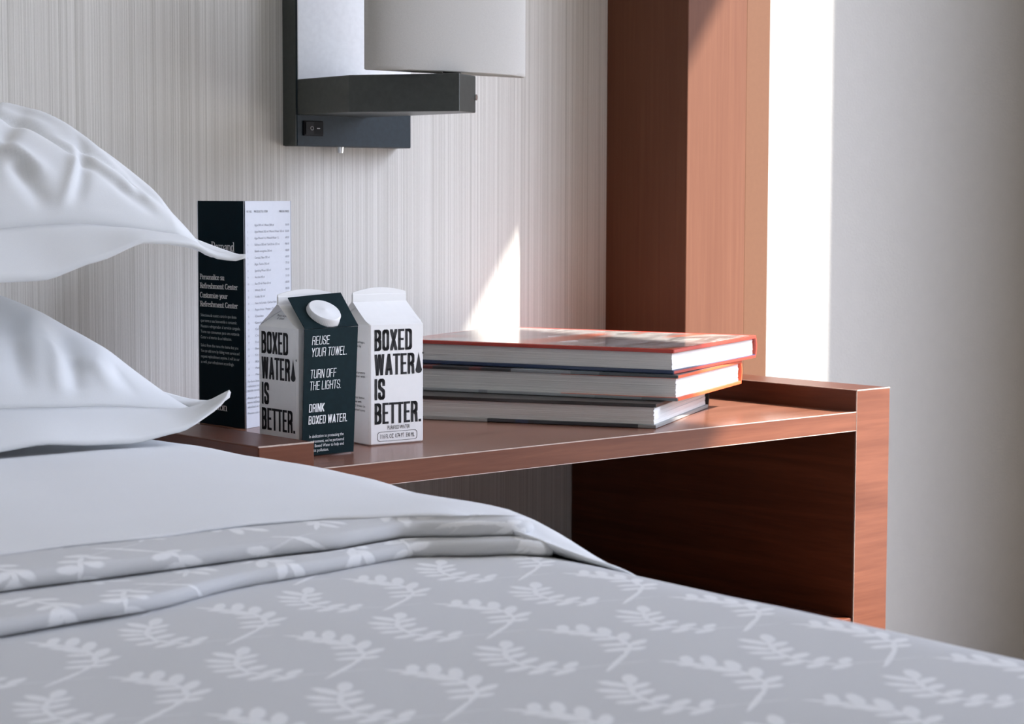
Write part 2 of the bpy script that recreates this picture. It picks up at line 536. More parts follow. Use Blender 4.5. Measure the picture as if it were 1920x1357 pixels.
def serif(ch, s):
    # high-contrast roman: returns strokes and advance; x height 0.5, capitals 0.72
    X, A = 0.5, 0.76
    def feet(*xs, y=0.0):
        return [[(x - 0.075, y), (x + 0.075, y)] for x in xs]
    def o(cx, rx, y0=0.0, y1=X):
        return [arc(cx, (y0 + y1) / 2, rx, (y1 - y0) / 2, 0, 360, 16)]
    def nn(x0):
        return [[(x0, 0), (x0, X)], [(x0, X - 0.1)] + arc(x0 + 0.13, X - 0.13, 0.13, 0.13, 160, 0, 6) + [(x0 + 0.26, 0)]]
    G = {
        'e': ([arc(0.17, 0.25, 0.14, 0.25, 0, 315, 14), [(0.03, 0.25), (0.31, 0.25)]], 0.36),
        'm': (nn(0.09) + nn(0.35)[1:] + feet(0.09, 0.35, 0.61) + [[(0.02, X), (0.09, X)]], 0.72),
        'n': (nn(0.09) + feet(0.09, 0.35) + [[(0.02, X), (0.09, X)]], 0.45),
        'h': (nn(0.09) + [[(0.09, 0), (0.09, A)]] + feet(0.09, 0.35) + [[(0.02, A), (0.09, A)]], 0.45),
        'u': ([[(0.09, X), (0.09, 0.13)] + arc(0.2, 0.12, 0.11, 0.12, 180, 340, 6), [(0.34, X), (0.34, 0)], [(0.02, X), (0.09, X)], [(0.27, X), (0.34, X)], [(0.34, 0), (0.4, 0)]], 0.44),
        'a': ([[(0.07, 0.38)] + arc(0.17, 0.38, 0.1, 0.12, 150, 0, 6) + [(0.27, 0.04), (0.33, 0.0)], arc(0.16, 0.14, 0.11, 0.14, 60, 330, 10)], 0.36),
        'd': (o(0.17, 0.13) + [[(0.32, 0), (0.32, A)], [(0.25, A), (0.32, A)], [(0.32, 0), (0.38, 0)]], 0.42),
        'c': ([arc(0.17, 0.25, 0.14, 0.25, 40, 315, 12)], 0.33), 'o': (o(0.18, 0.15), 0.38),
        'r': ([[(0.09, 0), (0.09, X)], [(0.09, 0.38)] + arc(0.2, 0.38, 0.09, 0.12, 150, 30, 5)] + feet(0.09) + [[(0.02, X), (0.09, X)]], 0.31),
        's': ([arc(0.14, 0.375, 0.1, 0.125, 20, 250, 8) + arc(0.14, 0.125, 0.11, 0.125, 80, -160, 8)], 0.3),
        'l': ([[(0.09, 0), (0.09, A)], [(0.02, A), (0.09, A)]] + feet(0.09), 0.19),
        'i': ([[(0.09, 0), (0.09, X)], [(0.02, X), (0.09, X)], [(0.09, 0.66), (0.09, 0.69)]] + feet(0.09), 0.19),
        'f': ([[(0.09, 0), (0.09, 0.62)] + arc(0.2, 0.62, 0.11, 0.14, 180, 50, 6), [(0.01, X), (0.2, X)]] + feet(0.09), 0.25),
        't': ([[(0.1, 0.66), (0.1, 0.1)] + arc(0.2, 0.1, 0.1, 0.1, 180, 310, 5), [(0.01, X), (0.22, X)]], 0.27),
        'z': ([[(0.03, X), (0.28, X)], [(0.28, X), (0.03, 0)], [(0.03, 0), (0.28, 0)]], 0.32),
        'y': ([[(0.06, X), (0.19, 0)], [(0.32, X), (0.15, -0.15), (0.05, -0.2)], [(0, X), (0.13, X)], [(0.26, X), (0.38, X)]], 0.38),
        'P': ([[(0.1, 0), (0.1, A)], [(0.1, A), (0.22, A)] + arc(0.22, A - 0.19, 0.17, 0.19, 90, -90, 8) + [(0.1, A - 0.38)]] + feet(0.1) + [[(0.02, A), (0.1, A)]], 0.42),
        'R': ([[(0.1, 0), (0.1, A)], [(0.1, A), (0.22, A)] + arc(0.22, A - 0.18, 0.16, 0.18, 90, -90, 8) + [(0.1, A - 0.36)], [(0.22, A - 0.36), (0.4, 0)]] + feet(0.1, 0.42) + [[(0.02, A), (0.1, A)]], 0.48),
        'D': ([[(0.1, 0), (0.1, A)], [(0.02, A), (0.2, A)] + arc(0.2, A / 2, 0.24, A / 2, 90, -90, 10) + [(0.02, 0)]], 0.5),
        'C': ([arc(0.25, A / 2, 0.21, A / 2, 45, 315, 14)], 0.48), 'O': (o(0.26, 0.22, 0, A), 0.52),
        'S': ([arc(0.2, A * 0.75, 0.15, A * 0.25, 20, 260, 8) + arc(0.2, A * 0.25, 0.16, A * 0.25, 80, -160, 8)], 0.4),
    }
    return G.get(ch, ([], 0.22))

def hull(pts):
    pts = sorted(set((round(a, 7), round(b, 7)) for a, b in pts))
    if len(pts) < 3:
        return []
    def half(ps):
        h = []
        for q in ps:
            while len(h) >= 2 and (h[-1][0] - h[-2][0]) * (q[1] - h[-2][1]) - (h[-1][1] - h[-2][1]) * (q[0] - h[-2][0]) <= 1e-12:
                h.pop()
            h.append(q)
        return h
    a, b = half(pts), half(pts[::-1])
    return a[:-1] + b[:-1]

class Print:
    """flat print on one plane: origin, axes along and up the writing"""
    def __init__(self, origin, ux, uy, sx=1.0, sy=1.0):
        self.sx, self.sy = sx, sy
        self.o, self.ux, self.uy = Vector(origin), Vector(ux).normalized(), Vector(uy).normalized()
        self.v, self.f = [], []
    def P(self, x, y):
        return self.o + self.ux * (x * self.sx) + self.uy * (y * self.sy)
    def poly(self, pts):
        if len(pts) < 3:
            return
        n = len(self.v)
        self.v += [self.P(*p) for p in pts]
        self.f.append(list(range(n, n + len(pts))))
    def stroke(self, path, x, y, sx, sy, tw, th, slant=0.0):
        for (a, b), (c, d) in zip(path[:-1], path[1:]):
            q = []
            for (px, py) in ((a, b), (c, d)):
                for i in (-1, 1):
                    for j in (-1, 1):
                        gx, gy = px + i * tw / 2, py + j * th / 2
                        q.append((x + (gx + slant * gy) * sx, y + gy * sy))
            self.poly(hull(q))
    def sans(self, s, x, y, h, w=0.36, tw=0.115, th=0.10, gap=0.055, space=0.17, slant=0.0):
        for ch in s:
            if ch == ' ':
                x += space * h
                continue
            cw = sans_width(ch, w) or tw
            for p in sans(ch, cw, tw, th):
                self.stroke(p, x, y, h, h, tw, th, slant)
            x += (cw + gap) * h
        return x
    def serif(self, s, x, y, h, k=1.0, tw=0.085, th=0.028):
        for ch in s:
            ps, adv = serif(ch, None)
            for p in ps:
                self.stroke(p, x, y, h * k, h, tw, th)
            x += adv * h * k
        return x
    def small(self, s, x, y, h, k=0.8, right=False, width=None):
        me = font_mesh(s)
        xs = [v.co.x for v in me.vertices] or [0]
        w0 = max(xs)
        if width:
            k = width / (w0 * h)
        if right:
            x -= w0 * h * k
        n = len(self.v)
        self.v += [self.P(x + v.co.x * h * k, y + v.co.y * h) for v in me.vertices]
        self.f += [[n + i for i in p.vertices] for p in me.polygons]
    def build(self, name, mat, parent=None):
        me = bpy.data.meshes.new(name)
        me.from_pydata(self.v, [], self.f)
        return mesh_obj(name, me, mat, parent)

_fm = {}
def font_mesh(s):
    if s not in _fm:
        c = bpy.data.curves.new('type', 'FONT')
        c.body = s
        c.size = 1.38
        c.resolution_u = 2
        o = bpy.data.objects.new('type', c)
        COL.objects.link(o)
        dg = bpy.context.evaluated_depsgraph_get()
        _fm[s] = bpy.data.meshes.new_from_object(o.evaluated_get(dg))
        bpy.data.objects.remove(o)
        bpy.data.curves.remove(c)
    return _fm[s]

# ================================================================== the room
WALL_Y = 0.4232
FZ, CZ = -0.62, 2.05
X0, Y0 = -2.15, -3.4
PX = 0.7362                                    # the wooden pilaster's left face
bm = bmesh.new(); add_box(bm, X0, 0.84, WALL_Y, WALL_Y + 0.12, FZ, CZ)
struct(from_bm('wall_back', bm, M['wallpaper']))
bm = bmesh.new(); add_box(bm, 0.84, XRO, WALL_Y, WALL_Y + 0.12, FZ, CZ)
struct(from_bm('wall_back_white', bm, M['plaster']))
bm = bmesh.new()
add_box(bm, XR, XRO, WY1, WALL_Y, FZ, CZ)
add_box(bm, XR, XRO, Y0, WY0, FZ, CZ)
add_box(bm, XR, XRO, WY0, WY1, FZ, WZ0)
add_box(bm, XR, XRO, WY0, WY1, WZ1, CZ)
struct(from_bm('wall_right', bm, M['plaster']))
bm = bmesh.new(); add_box(bm, X0 - 0.1, X0, Y0, WALL_Y, FZ, CZ)
struct(from_bm('wall_left', bm, M['far_wall']))
bm = bmesh.new(); add_box(bm, X0, XRO, Y0 - 0.1, Y0, FZ, CZ)
struct(from_bm('wall_front', bm, M['far_wall']))
bm = bmesh.new(); add_box(bm, X0, XRO, Y0, WALL_Y + 0.12, FZ - 0.1, FZ)
struct(from_bm('floor', bm, M['carpet']))
bm = bmesh.new(); add_box(bm, X0, XRO, Y0, WALL_Y + 0.12, CZ, CZ + 0.1)
struct(from_bm('ceiling', bm, M['ceiling']))
bm = bmesh.new(); add_box(bm, -3000, 3000, -3000, 3000, -12.1, -12)
struct(from_bm('ground', bm, M['ground']))
# pilaster: cherry boards with a smooth tan strip along the outer edge
PY = 0.2930
struct(box('trim_1', (PX, 0.8349, PY, WALL_Y, FZ, CZ), M['wood_z'], None, 0.001))
struct(box('trim_2', (0.8351, 0.8768, PY + 0.001, WALL_Y, FZ, CZ), M['trim'], None, 0.0012))

# ================================================================== nightstand
W, T, H, SH, DP = 0.68, 0.0537, 0.0222, 0.0193, 0.4205
ns = tag(empty('nightstand', (0, 0, FZ)), 'cherry wood nightstand with raised side panels, holding cartons, menu and books', 'nightstand')
def npart(name, dims, mat, bev=0.0014):
    o = box(name, dims, mat, ns, bev)
    o.location = (0, 0, -FZ)
    return o
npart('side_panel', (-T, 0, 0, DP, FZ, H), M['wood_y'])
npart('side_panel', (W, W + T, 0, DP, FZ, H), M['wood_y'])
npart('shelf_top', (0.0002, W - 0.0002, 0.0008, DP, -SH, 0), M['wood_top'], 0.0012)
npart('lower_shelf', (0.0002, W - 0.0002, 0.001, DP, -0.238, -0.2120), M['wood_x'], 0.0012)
# front edge bands, cut from wood with the grain along the edge
npart('edge_band', (0.0002, W - 0.0002, -0.0006, 0.0007, -SH, -0.0003), M['wood_x'], 0.0003)
npart('edge_band', (-T + 0.0005, -0.0005, -0.0008, -0.0001, FZ, H - 0.001), M['wood_x'], 0.0003)
npart('edge_band', (W + 0.0005, W + T - 0.0005, -0.0008, -0.0001, FZ, H - 0.001), M['wood_x'], 0.0003)

M['glint'] = plain('painted_edge_glint', (0.42, 0.33, 0.28), 0.4, 0.4, 0, 0.12)  # thin pale strips: the bevel's light reflection put in as colour
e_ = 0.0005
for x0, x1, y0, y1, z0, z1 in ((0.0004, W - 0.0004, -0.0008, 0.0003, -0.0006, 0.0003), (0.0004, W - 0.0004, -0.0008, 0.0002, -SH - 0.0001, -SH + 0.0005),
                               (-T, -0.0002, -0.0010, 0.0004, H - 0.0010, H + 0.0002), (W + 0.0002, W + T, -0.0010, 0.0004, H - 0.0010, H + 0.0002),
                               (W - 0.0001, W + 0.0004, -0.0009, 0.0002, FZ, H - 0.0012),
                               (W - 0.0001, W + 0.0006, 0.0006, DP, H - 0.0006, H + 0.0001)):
    npart('edge_glint', (x0, x1, y0, y1, z0, z1), M['glint'], 0.0002)['label'] = 'painted highlight strip along the wood edge'

# ================================================================== bed
XE, RX, RZ = -0.19, 0.12, 0.08
S_FLAT = [-1.95, -1.6, -1.3, -1.1, -1.0, -0.92, -0.86]
s = -0.82
while s < XE:
    S_FLAT.append(s); s += 0.012
S_N = len(S_FLAT)
ARC_N, DOWN_N = 20, 8
def section(h):
    """cross section of a layer lying h above the mattress line: list of (x, z, arc length, outward normal)"""
    rz, rx = RZ + h, RX + 0.3 * (h - 0.0165)
    out = [(x, h, x, (0, 1)) for x in S_FLAT]
    px, pz, L = XE, h, XE
    if S_FLAT[-1] < XE - 0.001:
        pass
    for i in range(ARC_N + 1):
        t = math.pi / 2 * i / ARC_N
        x, z = XE + rx * math.sin(t), h - rz * (1 - math.cos(t))
        L += math.hypot(x - px, z - pz)
        nx, nz = math.sin(t) / rx, math.cos(t) / rz
        q = math.hypot(nx, nz)
        out.append((x, z, L, (nx / q, nz / q)))
        px, pz = x, z
    for i in range(1, DOWN_N + 1):
        z = -RZ - 0.32 * i / DOWN_N
        out.append((px, z, L + 0.32 * i / DOWN_N, (1, 0)))
    return out
NS = len(section(0.0))
def lerp(tab, x):
    if x <= tab[0][0]:
        return tab[0][1]
    for (a, b), (c, d) in zip(tab[:-1], tab[1:]):
        if x <= c:
            u = (x - a) / (c - a)
            u = u * u * (3 - 2 * u) * 0.5 + u * 0.5
            return b + (d - b) * u
    return tab[-1][1]

def layer(name, prof, mat, wob=0.0, wscale=6.0, vflip=1.0, voff=0.0, thick=0.0):
    """prof(s_index, arclength) -> list of (y, h); sweeps the profile across the bed"""
    cols = []
    for i in range(NS):
        L0 = section(0.02)[i][2]
        cols.append(prof(L0))
    n = len(cols[0])
    secs = {}
    V, UV = [], []
    for i in range(NS):
        vv = 0.0
        for k, (y, h) in enumerate(cols[i]):
            key = round(h, 5)
            if key not in secs:
                secs[key] = section(h)
            x, z, L, nn_ = secs[key][i]
            if wob:
                d = wob * (noise.noise(Vector((L * wscale, y * wscale, 1.3))) + 0.5 * noise.noise(Vector((L * wscale * 2.3, y * wscale * 2.6, 7.7))))
                x += nn_[0] * d
                z += nn_[1] * d
            if k:
                vv += math.hypot(cols[i][k][0] - cols[i][k - 1][0], cols[i][k][1] - cols[i][k - 1][1])
            V.append((x, y, z))
            UV.append((L, voff + vflip * (vv + cols[i][0][0])))
    F = []
    for i in range(NS - 1):
        for k in range(n - 1):
            F.append((i * n + k, (i + 1) * n + k, (i + 1) * n + k + 1, i * n + k + 1))
    me = bpy.data.meshes.new(name)
    me.from_pydata(V, [], F)
    ul = me.uv_layers.new(name='UVMap')
    idx = np.zeros(len(me.loops), dtype=np.int32)
    me.loops.foreach_get('vertex_index', idx)
    ul.data.foreach_set('uv', np.array(UV, dtype=np.float32)[idx].ravel())
    return me

F2 = [(-0.80, -0.595), (-0.52, -0.567), (-0.444, -0.559), (-0.352, -0.528), (-0.231, -0.511), (-0.1915, -0.543), (-0.165, -0.562), (-0.14, -0.535), (-0.10, -0.45), (0.1, -0.30)]
F1 = [(-0.80, -0.505), (-0.50, -0.502), (-0.34, -0.5005), (-0.26, -0.5075), (-0.2075, -0.5232), (-0.1767, -0.545), (-0.155, -0.53), (-0.12, -0.45), (0.1, -0.28)]
FS = [(-0.80, -0.44), (-0.453, -0.452), (-0.378, -0.459), (-0.313, -0.459), (-0.27, -0.4635), (-0.23, -0.488), (-0.205, -0.510), (-0.185, -0.540), (-0.165, -0.575), (-0.145, -0.592), (-0.10, -0.590), (0.1, -0.56)]

def settle(o):
    # the linen is shaped about the bed's own axes, then turned and laid where the bed stands beside the nightstand
    A = Matrix(((0.98285779, 0.10261161, -0.01445017), (-0.08206006, 0.98722625, 0.01170160), (0.01350012, -0.01299594, 0.97898864)))
    for v in o.data.vertices:
        v.co = CAM + 0.885 * (A @ (v.co - Vector((-0.9109, -1.5408, 0.2345))))
    o.data.update()
    return o
# mattress and base under the covers
mt = tag(empty('bed', (-1.0, -0.6, FZ)), 'wide hotel bed with mattress under the sprigged coverlet, beside the nightstand', 'bed')
for nm, dims, mat, bv in (('mattress', (-1.90, -0.150, -1.55, 0.40, -0.27, -0.035), M['linen'], 0.05), ('bed_base', (-1.89, -0.145, -1.54, 0.405, FZ + 0.0, -0.272), M['far_wall'], 0.01)):
    o = box(nm, dims, mat, mt, bv)
    o.location = -mt.location

def prof_cover(L):
    e = lerp(F2, L)
    ys = [-1.78, -1.5, -1.3, -1.15] + [(-1.06 + 0.018 * k) for k in range(60)]
    e2 = max(e + 0.06, -0.60)
    out = []
    for y in ys:
        yy = -1.78 + (y + 1.78) * (e2 + 1.78) / (ys[-1] + 1.78)
        out.append((yy, 0.0165))
    return out
cv = mesh_obj('patterned_coverlet', layer('patterned_coverlet', prof_cover, None, 0.0018, 5.0), M['coverlet'], None, True)
settle(cv)
tag(cv, 'pale grey coverlet woven with white leaf sprigs, spread over the bed', 'coverlet')
ORG = (-0.3302, -0.8205)
for l in cv.data.uv_layers[0].data:
    l.uv = (l.uv[0] - ORG[0], l.uv[1] - ORG[1])

def lip(y, h0, h1):
    """rounded folded edge rising from h0 to h1 at y, seen from the foot of the bed"""
    m = (h0 + h1) / 2
    r = (h1 - h0) / 2
    return [(y + 0.03, h0 + 0.0004), (y + 0.012, h0 + 0.0004)] + [(y + r * 1.1 - r * 1.1 * math.cos(a), m + r * math.sin(a)) for a in (-1.35, -0.9, -0.45, 0, 0.45, 0.9, 1.25)] + [(y + r * 2.0, h1)]
def prof_b(L):
    e, f = lerp(F2, L), lerp(F1, L)
    f = max(f, e + 0.012)
    return lip(e, 0.0168, 0.0262) + [(e + (f - e) * u + 0.011 * (1 - u), 0.0262 + 0.0012 * math.sin(math.pi * u)) for u in (0.35, 0.5, 0.7, 0.9, 1.0)] + [(f + 0.03, 0.0245), (f + 0.08, 0.0240)]
def prof_a(L):
    f, g = lerp(F1, L), lerp(FS, L)
    e = lerp(F2, L)
    f = max(f, e + 0.012)
    g = max(g, f + 0.012)
    return lip(f, 0.0268, 0.0372) + [(f + (g - f) * u + 0.012 * (1 - u), 0.0372 + 0.0022 * math.sin(math.pi * u * 0.8)) for u in (0.35, 0.5, 0.7, 0.9, 1.0)] + [(g + 0.03, 0.0365), (g + 0.08, 0.036)]
for nm, pf, off in (('turned_back_fold', prof_b, 0.31), ('turned_back_fold', prof_a, 0.365)):
    settle(mesh_obj(nm, layer(nm, pf, None, 0.0012, 9.0, -1.0, off), M['coverlet'], cv, True))

def prof_sheet(L):
    g = lerp(FS, L)
    w_ = max(0.0, min(1.0, (L + 0.205) / 0.06))
    w_ = w_ * w_ * (3 - 2 * w_)                 # past the folds' ends the sheet lies on the coverlet itself
    f = max(lerp(F1, L), lerp(F2, L) + 0.012)
    g = max(g, f + 0.012) * (1 - w_) + g * w_
    dz = -0.0208 * w_
    out = [(g + y_, h_ + dz) for y_, h_ in ((0.03, 0.0388), (0.008, 0.0386), (0.0012, 0.0392), (-0.0004, 0.0405), (0.0008, 0.0414), (0.005, 0.0420))]
    HS = [(-0.60, 0.0425), (-0.53, 0.0435), (-0.47, 0.0425), (-0.40, 0.0425), (-0.33, 0.0462), (-0.25, 0.0478), (-0.12, 0.0462), (0.0, 0.0435), (0.15, 0.040), (0.48, 0.034)]
    up = 0.006 * max(0.0, min(1.0, (-0.2 - L) / 0.25))
    for k in range(1, 46):
        u = (k / 45) ** 1.25
        y = g + 0.005 + (0.30 - g - 0.005) * u
        b = min(1.0, (y - g) / (0.05 + 0.065 * w_))
        b = b * b * (3 - 2 * b)
        out.append((y, (0.0420 + dz) * (1 - b) + (lerp(HS, y) + up) * b))
    return out
sh = mesh_obj('white_top_sheet', layer('white_top_sheet', prof_sheet, None, 0.003, 6.0), M['linen'], None, True)
settle(sh)
tag(sh, 'plain white top sheet turned down over the coverlet, in front of the pillows', 'sheet')

# ------------------------------------------------------------------ pillows
def pillow(name, label, x0, x1, y0, y1, zm, top, bot, S, E, side, tip, seed, creases, wr=1.0, pw=(5.0, 3.2, 0.62), front=()):
    """zm(u): seam height along x; S: front seam table x->z; E: front flange edge table x->(y, z); tip: flange corner"""
    NU, NV = 280, 150
    xc, hx, yc, hy = (x0 + x1) / 2, (x1 - x0) / 2, (y0 + y1) / 2, (y1 - y0) / 2
    def plan(u, v):
        x = xc + hx * u * (1 - 0.035 * (1 - v * v))
        y = yc + hy * v * (1 - 0.03 * (1 - u * u))
        return x, y
    def dens(n):
        return [math.sin(math.pi / 2 * (2 * i / n - 1)) * 0.7 + (2 * i / n - 1) * 0.3 for i in range(n + 1)]
    us, vs_ = dens(NU), dens(NV)
    def seam(u, v):
        x, y = plan(u, v)
        zf = S(x)
        return zf + (zm - zf) * min(1.0, (v + 1) / 1.0) ** 0.8
    V, F = [], []
    def vert(u, v, sgn):
        x, y = plan(u, v)
        a = max(0.0, 1 - abs(u) ** pw[0])
        b = max(0.0, 1 - abs(v) ** pw[1])
        k = (a * b) ** pw[2]
        z = seam(u, v) + sgn * (top if sgn > 0 else bot) * k
        if sgn > 0:
            e = min(1.0, 3.0 * min(a, b))
            p = Vector((x * 5.5, y * 5.5, seed))
            d = 0.006 * noise.noise(p) + 0.0022 * noise.noise(p * 2.1)
            for (cx, cy, ang, ln, wd, dp) in creases:
                dx, dy = x - cx, y - cy
                c, s_ = math.cos(ang), math.sin(ang)
                q, r = dx * c + dy * s_, -dx * s_ + dy * c
                r += 0.006 * noise.noise(Vector((q * 14, cx * 9, seed)))
                d += 1.7 * dp * math.exp(-(q / ln) ** 2 - (r / wd) ** 2)
            fr = max(0.0, min(1.0, (-0.25 - v) / 0.5))
            q2 = 0.0
            if fr > 0:
                for (ax, az), (bx, bz), wd, dp in front:
                    ex_, ez2 = bx - ax, bz - az
                    tt = max(0.0, min(1.0, ((x - ax) * ex_ + (z - az) * ez2) / (ex_ * ex_ + ez2 * ez2)))
                    dd = math.hypot(x - ax - ex_ * tt, z - az - ez2 * tt) + 0.0015 * noise.noise(Vector((x * 60, z * 60, seed)))
                    q2 += dp * math.exp(-(dd / wd) ** 2) * (1 - (2 * tt - 1) ** 4 * 0.7)
            z += wr * d * min(1.0, k * 1.6)
            q2 *= fr * min(1.0, k * 2.0)
            y -= q2
            z += 0.5 * q2
        return (x, y, z)
    n = NV + 1
    for sgn in (1, -1):
        b0 = len(V)
        for u in us:
            for v in vs_:
                V.append(vert(u, v, sgn))
        for i in range(NU):
            for j in range(NV):
                q = (b0 + i * n + j, b0 + (i + 1) * n + j, b0 + (i + 1) * n + j + 1, b0 + i * n + j + 1)
                F.append(q if sgn > 0 else q[::-1])
    me = bpy.data.meshes.new(name)
    me.from_pydata(V, [], F)
    bm = bmesh.new()
    bm.from_mesh(me)
    bmesh.ops.remove_doubles(bm, verts=bm.verts, dist=1e-5)
    bm.to_mesh(me)
    bm.free()
    o = settle(mesh_obj(name, me, M['pillow'], None, True))
    tag(o, label, 'pillow', 'white pillows stacked at the head of the bed')
    # flat flange around the case
    V, F = [], []
    Q = 8
    rows = []
    NF = 90
    for i in range(NF + 1):
        u = -1 + 2 * i / NF
        u = math.sin(math.pi / 2 * u) * 0.35 + u * 0.65
        x, y = plan(u, -1)
        a = Vector((x, y, S(x)))
        ey, ez = E(x)
        w_ = max(0.0, (u - 0.9) / 0.1)
        xe = x + (x - xc) * 0.02
        b = Vector((xe, ey, ez)).lerp(Vector(tip), w_ * w_)
        mid = (a + b) / 2 + Vector((0, -0.010, 0.004)) * (1 - w_)
        rows.append([a * (1 - q) ** 2 + 2 * mid * q * (1 - q) + b * q * q for q in [k / Q for k in range(Q + 1)]])
    NR = 40
    for i in range(1, NR + 1):
        v = -1 + 2 * i / NR
        x, y = plan(1, v)
        a = Vector((x, y, seam(1, v)))
        b = Vector((x + 0.038, y + 0.0, a.z + side * math.sin(v * 2.2 + 0.6)))
        w_ = max(0.0, 1 - (v + 1) / 0.35)
        b = b.lerp(Vector(tip), w_ * w_)
        rows.append([a.lerp(b, k / Q) for k in range(Q + 1)])
    for r in rows:
        V += r
    for i in range(len(rows) - 1):
        for k in range(Q):
            F.append((i * (Q + 1) + k, i * (Q + 1) + k + 1, (i + 1) * (Q + 1) + k + 1, (i + 1) * (Q + 1) + k))
    me = bpy.data.meshes.new('flange')
    me.from_pydata([tuple(v) for v in V], [], F)
    f = settle(mesh_obj('flange', me, M['pillow'], o, True))
    sd = f.modifiers.new('hem', 'SOLIDIFY')
    sd.thickness = 0.0022
    sd.offset = 0.0
    return o

US = [(-0.8, 0.205), (-0.4, 0.214), (-0.308, 0.218), (-0.27, 0.2204), (-0.242, 0.2205), (-0.208, 0.217), (-0.162, 0.2108), (-0.146, 0.2010), (-0.132, 0.1935), (-0.12, 0.191)]
UE = [(-0.8, 0.165), (-0.4, 0.176), (-0.3256, 0.1798), (-0.294, 0.1799), (-0.25, 0.193), (-0.212, 0.2065), (-0.1936, 0.2054), (-0.17, 0.2027), (-0.152, 0.192), (-0.140, 0.1875), (-0.13, 0.188)]
pillow('pillow', 'upper white pillow of the two, its pointed corner hanging before the dark menu card', -0.86, -0.131, -0.066, 0.40, 0.228, 0.112, 0.028,
       lambda x: lerp(US, x), lambda x: (-0.098, lerp(UE, x)), 0.0085, (-0.119, -0.102, 0.1935), 2.0,
       [(-0.25, 0.0, -0.75, 0.06, 0.007, -0.010), (-0.225, 0.02, -0.75, 0.05, 0.008, 0.006), (-0.2, -0.02, -0.5, 0.045, 0.006, -0.007),
        (-0.29, -0.02, 0.9, 0.05, 0.009, -0.008), (-0.33, 0.03, 0.5, 0.06, 0.012, -0.010), (-0.175, -0.03, -0.9, 0.03, 0.006, -0.006), (-0.27, 0.06, 1.2, 0.05, 0.009, -0.008)], 0.6, front=[((-0.258, 0.234), (-0.226, 0.280), 0.0045, 0.006), ((-0.245, 0.240), (-0.215, 0.286), 0.006, -0.006), ((-0.212, 0.268), (-0.168, 0.232), 0.0040, 0.0055), ((-0.206, 0.255), (-0.175, 0.228), 0.005, -0.005), ((-0.190, 0.262), (-0.183, 0.242), 0.0035, -0.004), ((-0.285, 0.272), (-0.270, 0.236), 0.008, -0.009), ((-0.160, 0.238), (-0.150, 0.226), 0.003, -0.003), ((-0.300, 0.300), (-0.262, 0.262), 0.006, 0.005), ((-0.235, 0.228), (-0.205, 0.226), 0.004, 0.003)])
LS = [(-0.8, 0.085), (-0.313, 0.0797), (-0.238, 0.0763), (-0.154, 0.0688), (-0.12, 0.068)]
LE = [(-0.8, 0.050), (-0.35, 0.052), (-0.30, 0.056), (-0.26, 0.052), (-0.226, 0.0505), (-0.187, 0.0564), (-0.163, 0.065), (-0.14, 0.078)]
pillow('pillow', 'lower white pillow of the two, on the sheet, its corner curling up beside the nightstand', -0.86, -0.148, -0.062, 0.41, 0.080, 0.108, 0.016,
       lambda x: lerp(LS, x), lambda x: (-0.10, lerp(LE, x)), 0.005, (-0.136, -0.101, 0.0855), 9.0,
       [(-0.27, -0.03, 1.1, 0.05, 0.014, 0.010), (-0.24, -0.02, 1.2, 0.05, 0.014, -0.010), (-0.21, -0.03, 1.0, 0.04, 0.012, 0.006)], 0.5, (4.2, 3.2, 0.70), front=[((-0.252, 0.128), (-0.262, 0.088), 0.008, 0.007), ((-0.238, 0.120), (-0.246, 0.090), 0.007, -0.006), ((-0.224, 0.112), (-0.214, 0.086), 0.007, 0.005), ((-0.205, 0.105), (-0.196, 0.084), 0.006, -0.004), ((-0.285, 0.130), (-0.290, 0.09), 0.010, -0.006)])

# ================================================================== wall lamp
LX0, LX1, LYF = 0.2728, 0.4222, 0.3995
lp = tag(empty('wall_lamp', (0.347, WALL_Y, 0.268)), 'dark metal wall lamp with half-round cream shade, mounted above the nightstand', 'lamp')
def lpart(name, bm, mat, smooth=False, parent=None):
    if parent is None:
        o = from_bm(name, bm, mat, lp, smooth)
        o.location = -lp.location
    else:
        o = from_bm(name, bm, mat, parent, smooth)
    return o
ZB = 0.2678
bm = bmesh.new(); add_box(bm, LX0, LX1, LYF, WALL_Y - 0.0005, ZB, 0.60, 0.0012)
plate = lpart('back_plate', bm, [M['metal2']])
bm = bmesh.new(); add_box(bm, LX0 - 0.0006, LX0 + 0.0002, LYF + 0.0008, WALL_Y - 0.0006, ZB + 0.0006, 0.5995)
lpart('side_cover', bm, M['metal'], parent=plate)
bm = bmesh.new(); add_box(bm, LX0 + 0.0012, LX1 - 0.001, LYF - 0.0012, LYF + 0.0001, 0.3335, 0.598, 0.0004)
o = lpart('reflector_panel', bm, M['reflector'], parent=plate); o['label'] = 'pale satin panel on the plate front'
ZA0, ZA1 = 0.2990, 0.3352
arm = [(0.2732, LYF - 0.0005), (0.2650, 0.301), (0.3225, 0.2020), (0.3635, 0.2255), (0.3635, LYF - 0.0005)]
bm = bmesh.new(); prism(bm, arm, ZA0, ZA1, 0, 0.001)
ao = lpart('arm', bm, M['metal'])
bm = bmesh.new(); cyl(bm, (0.3610, 0.2242, 0.3140), (0.5, -0.87, 0), 0.0030, 0.0022, 16)
o = lpart('screw', bm, M['steel'], parent=ao)
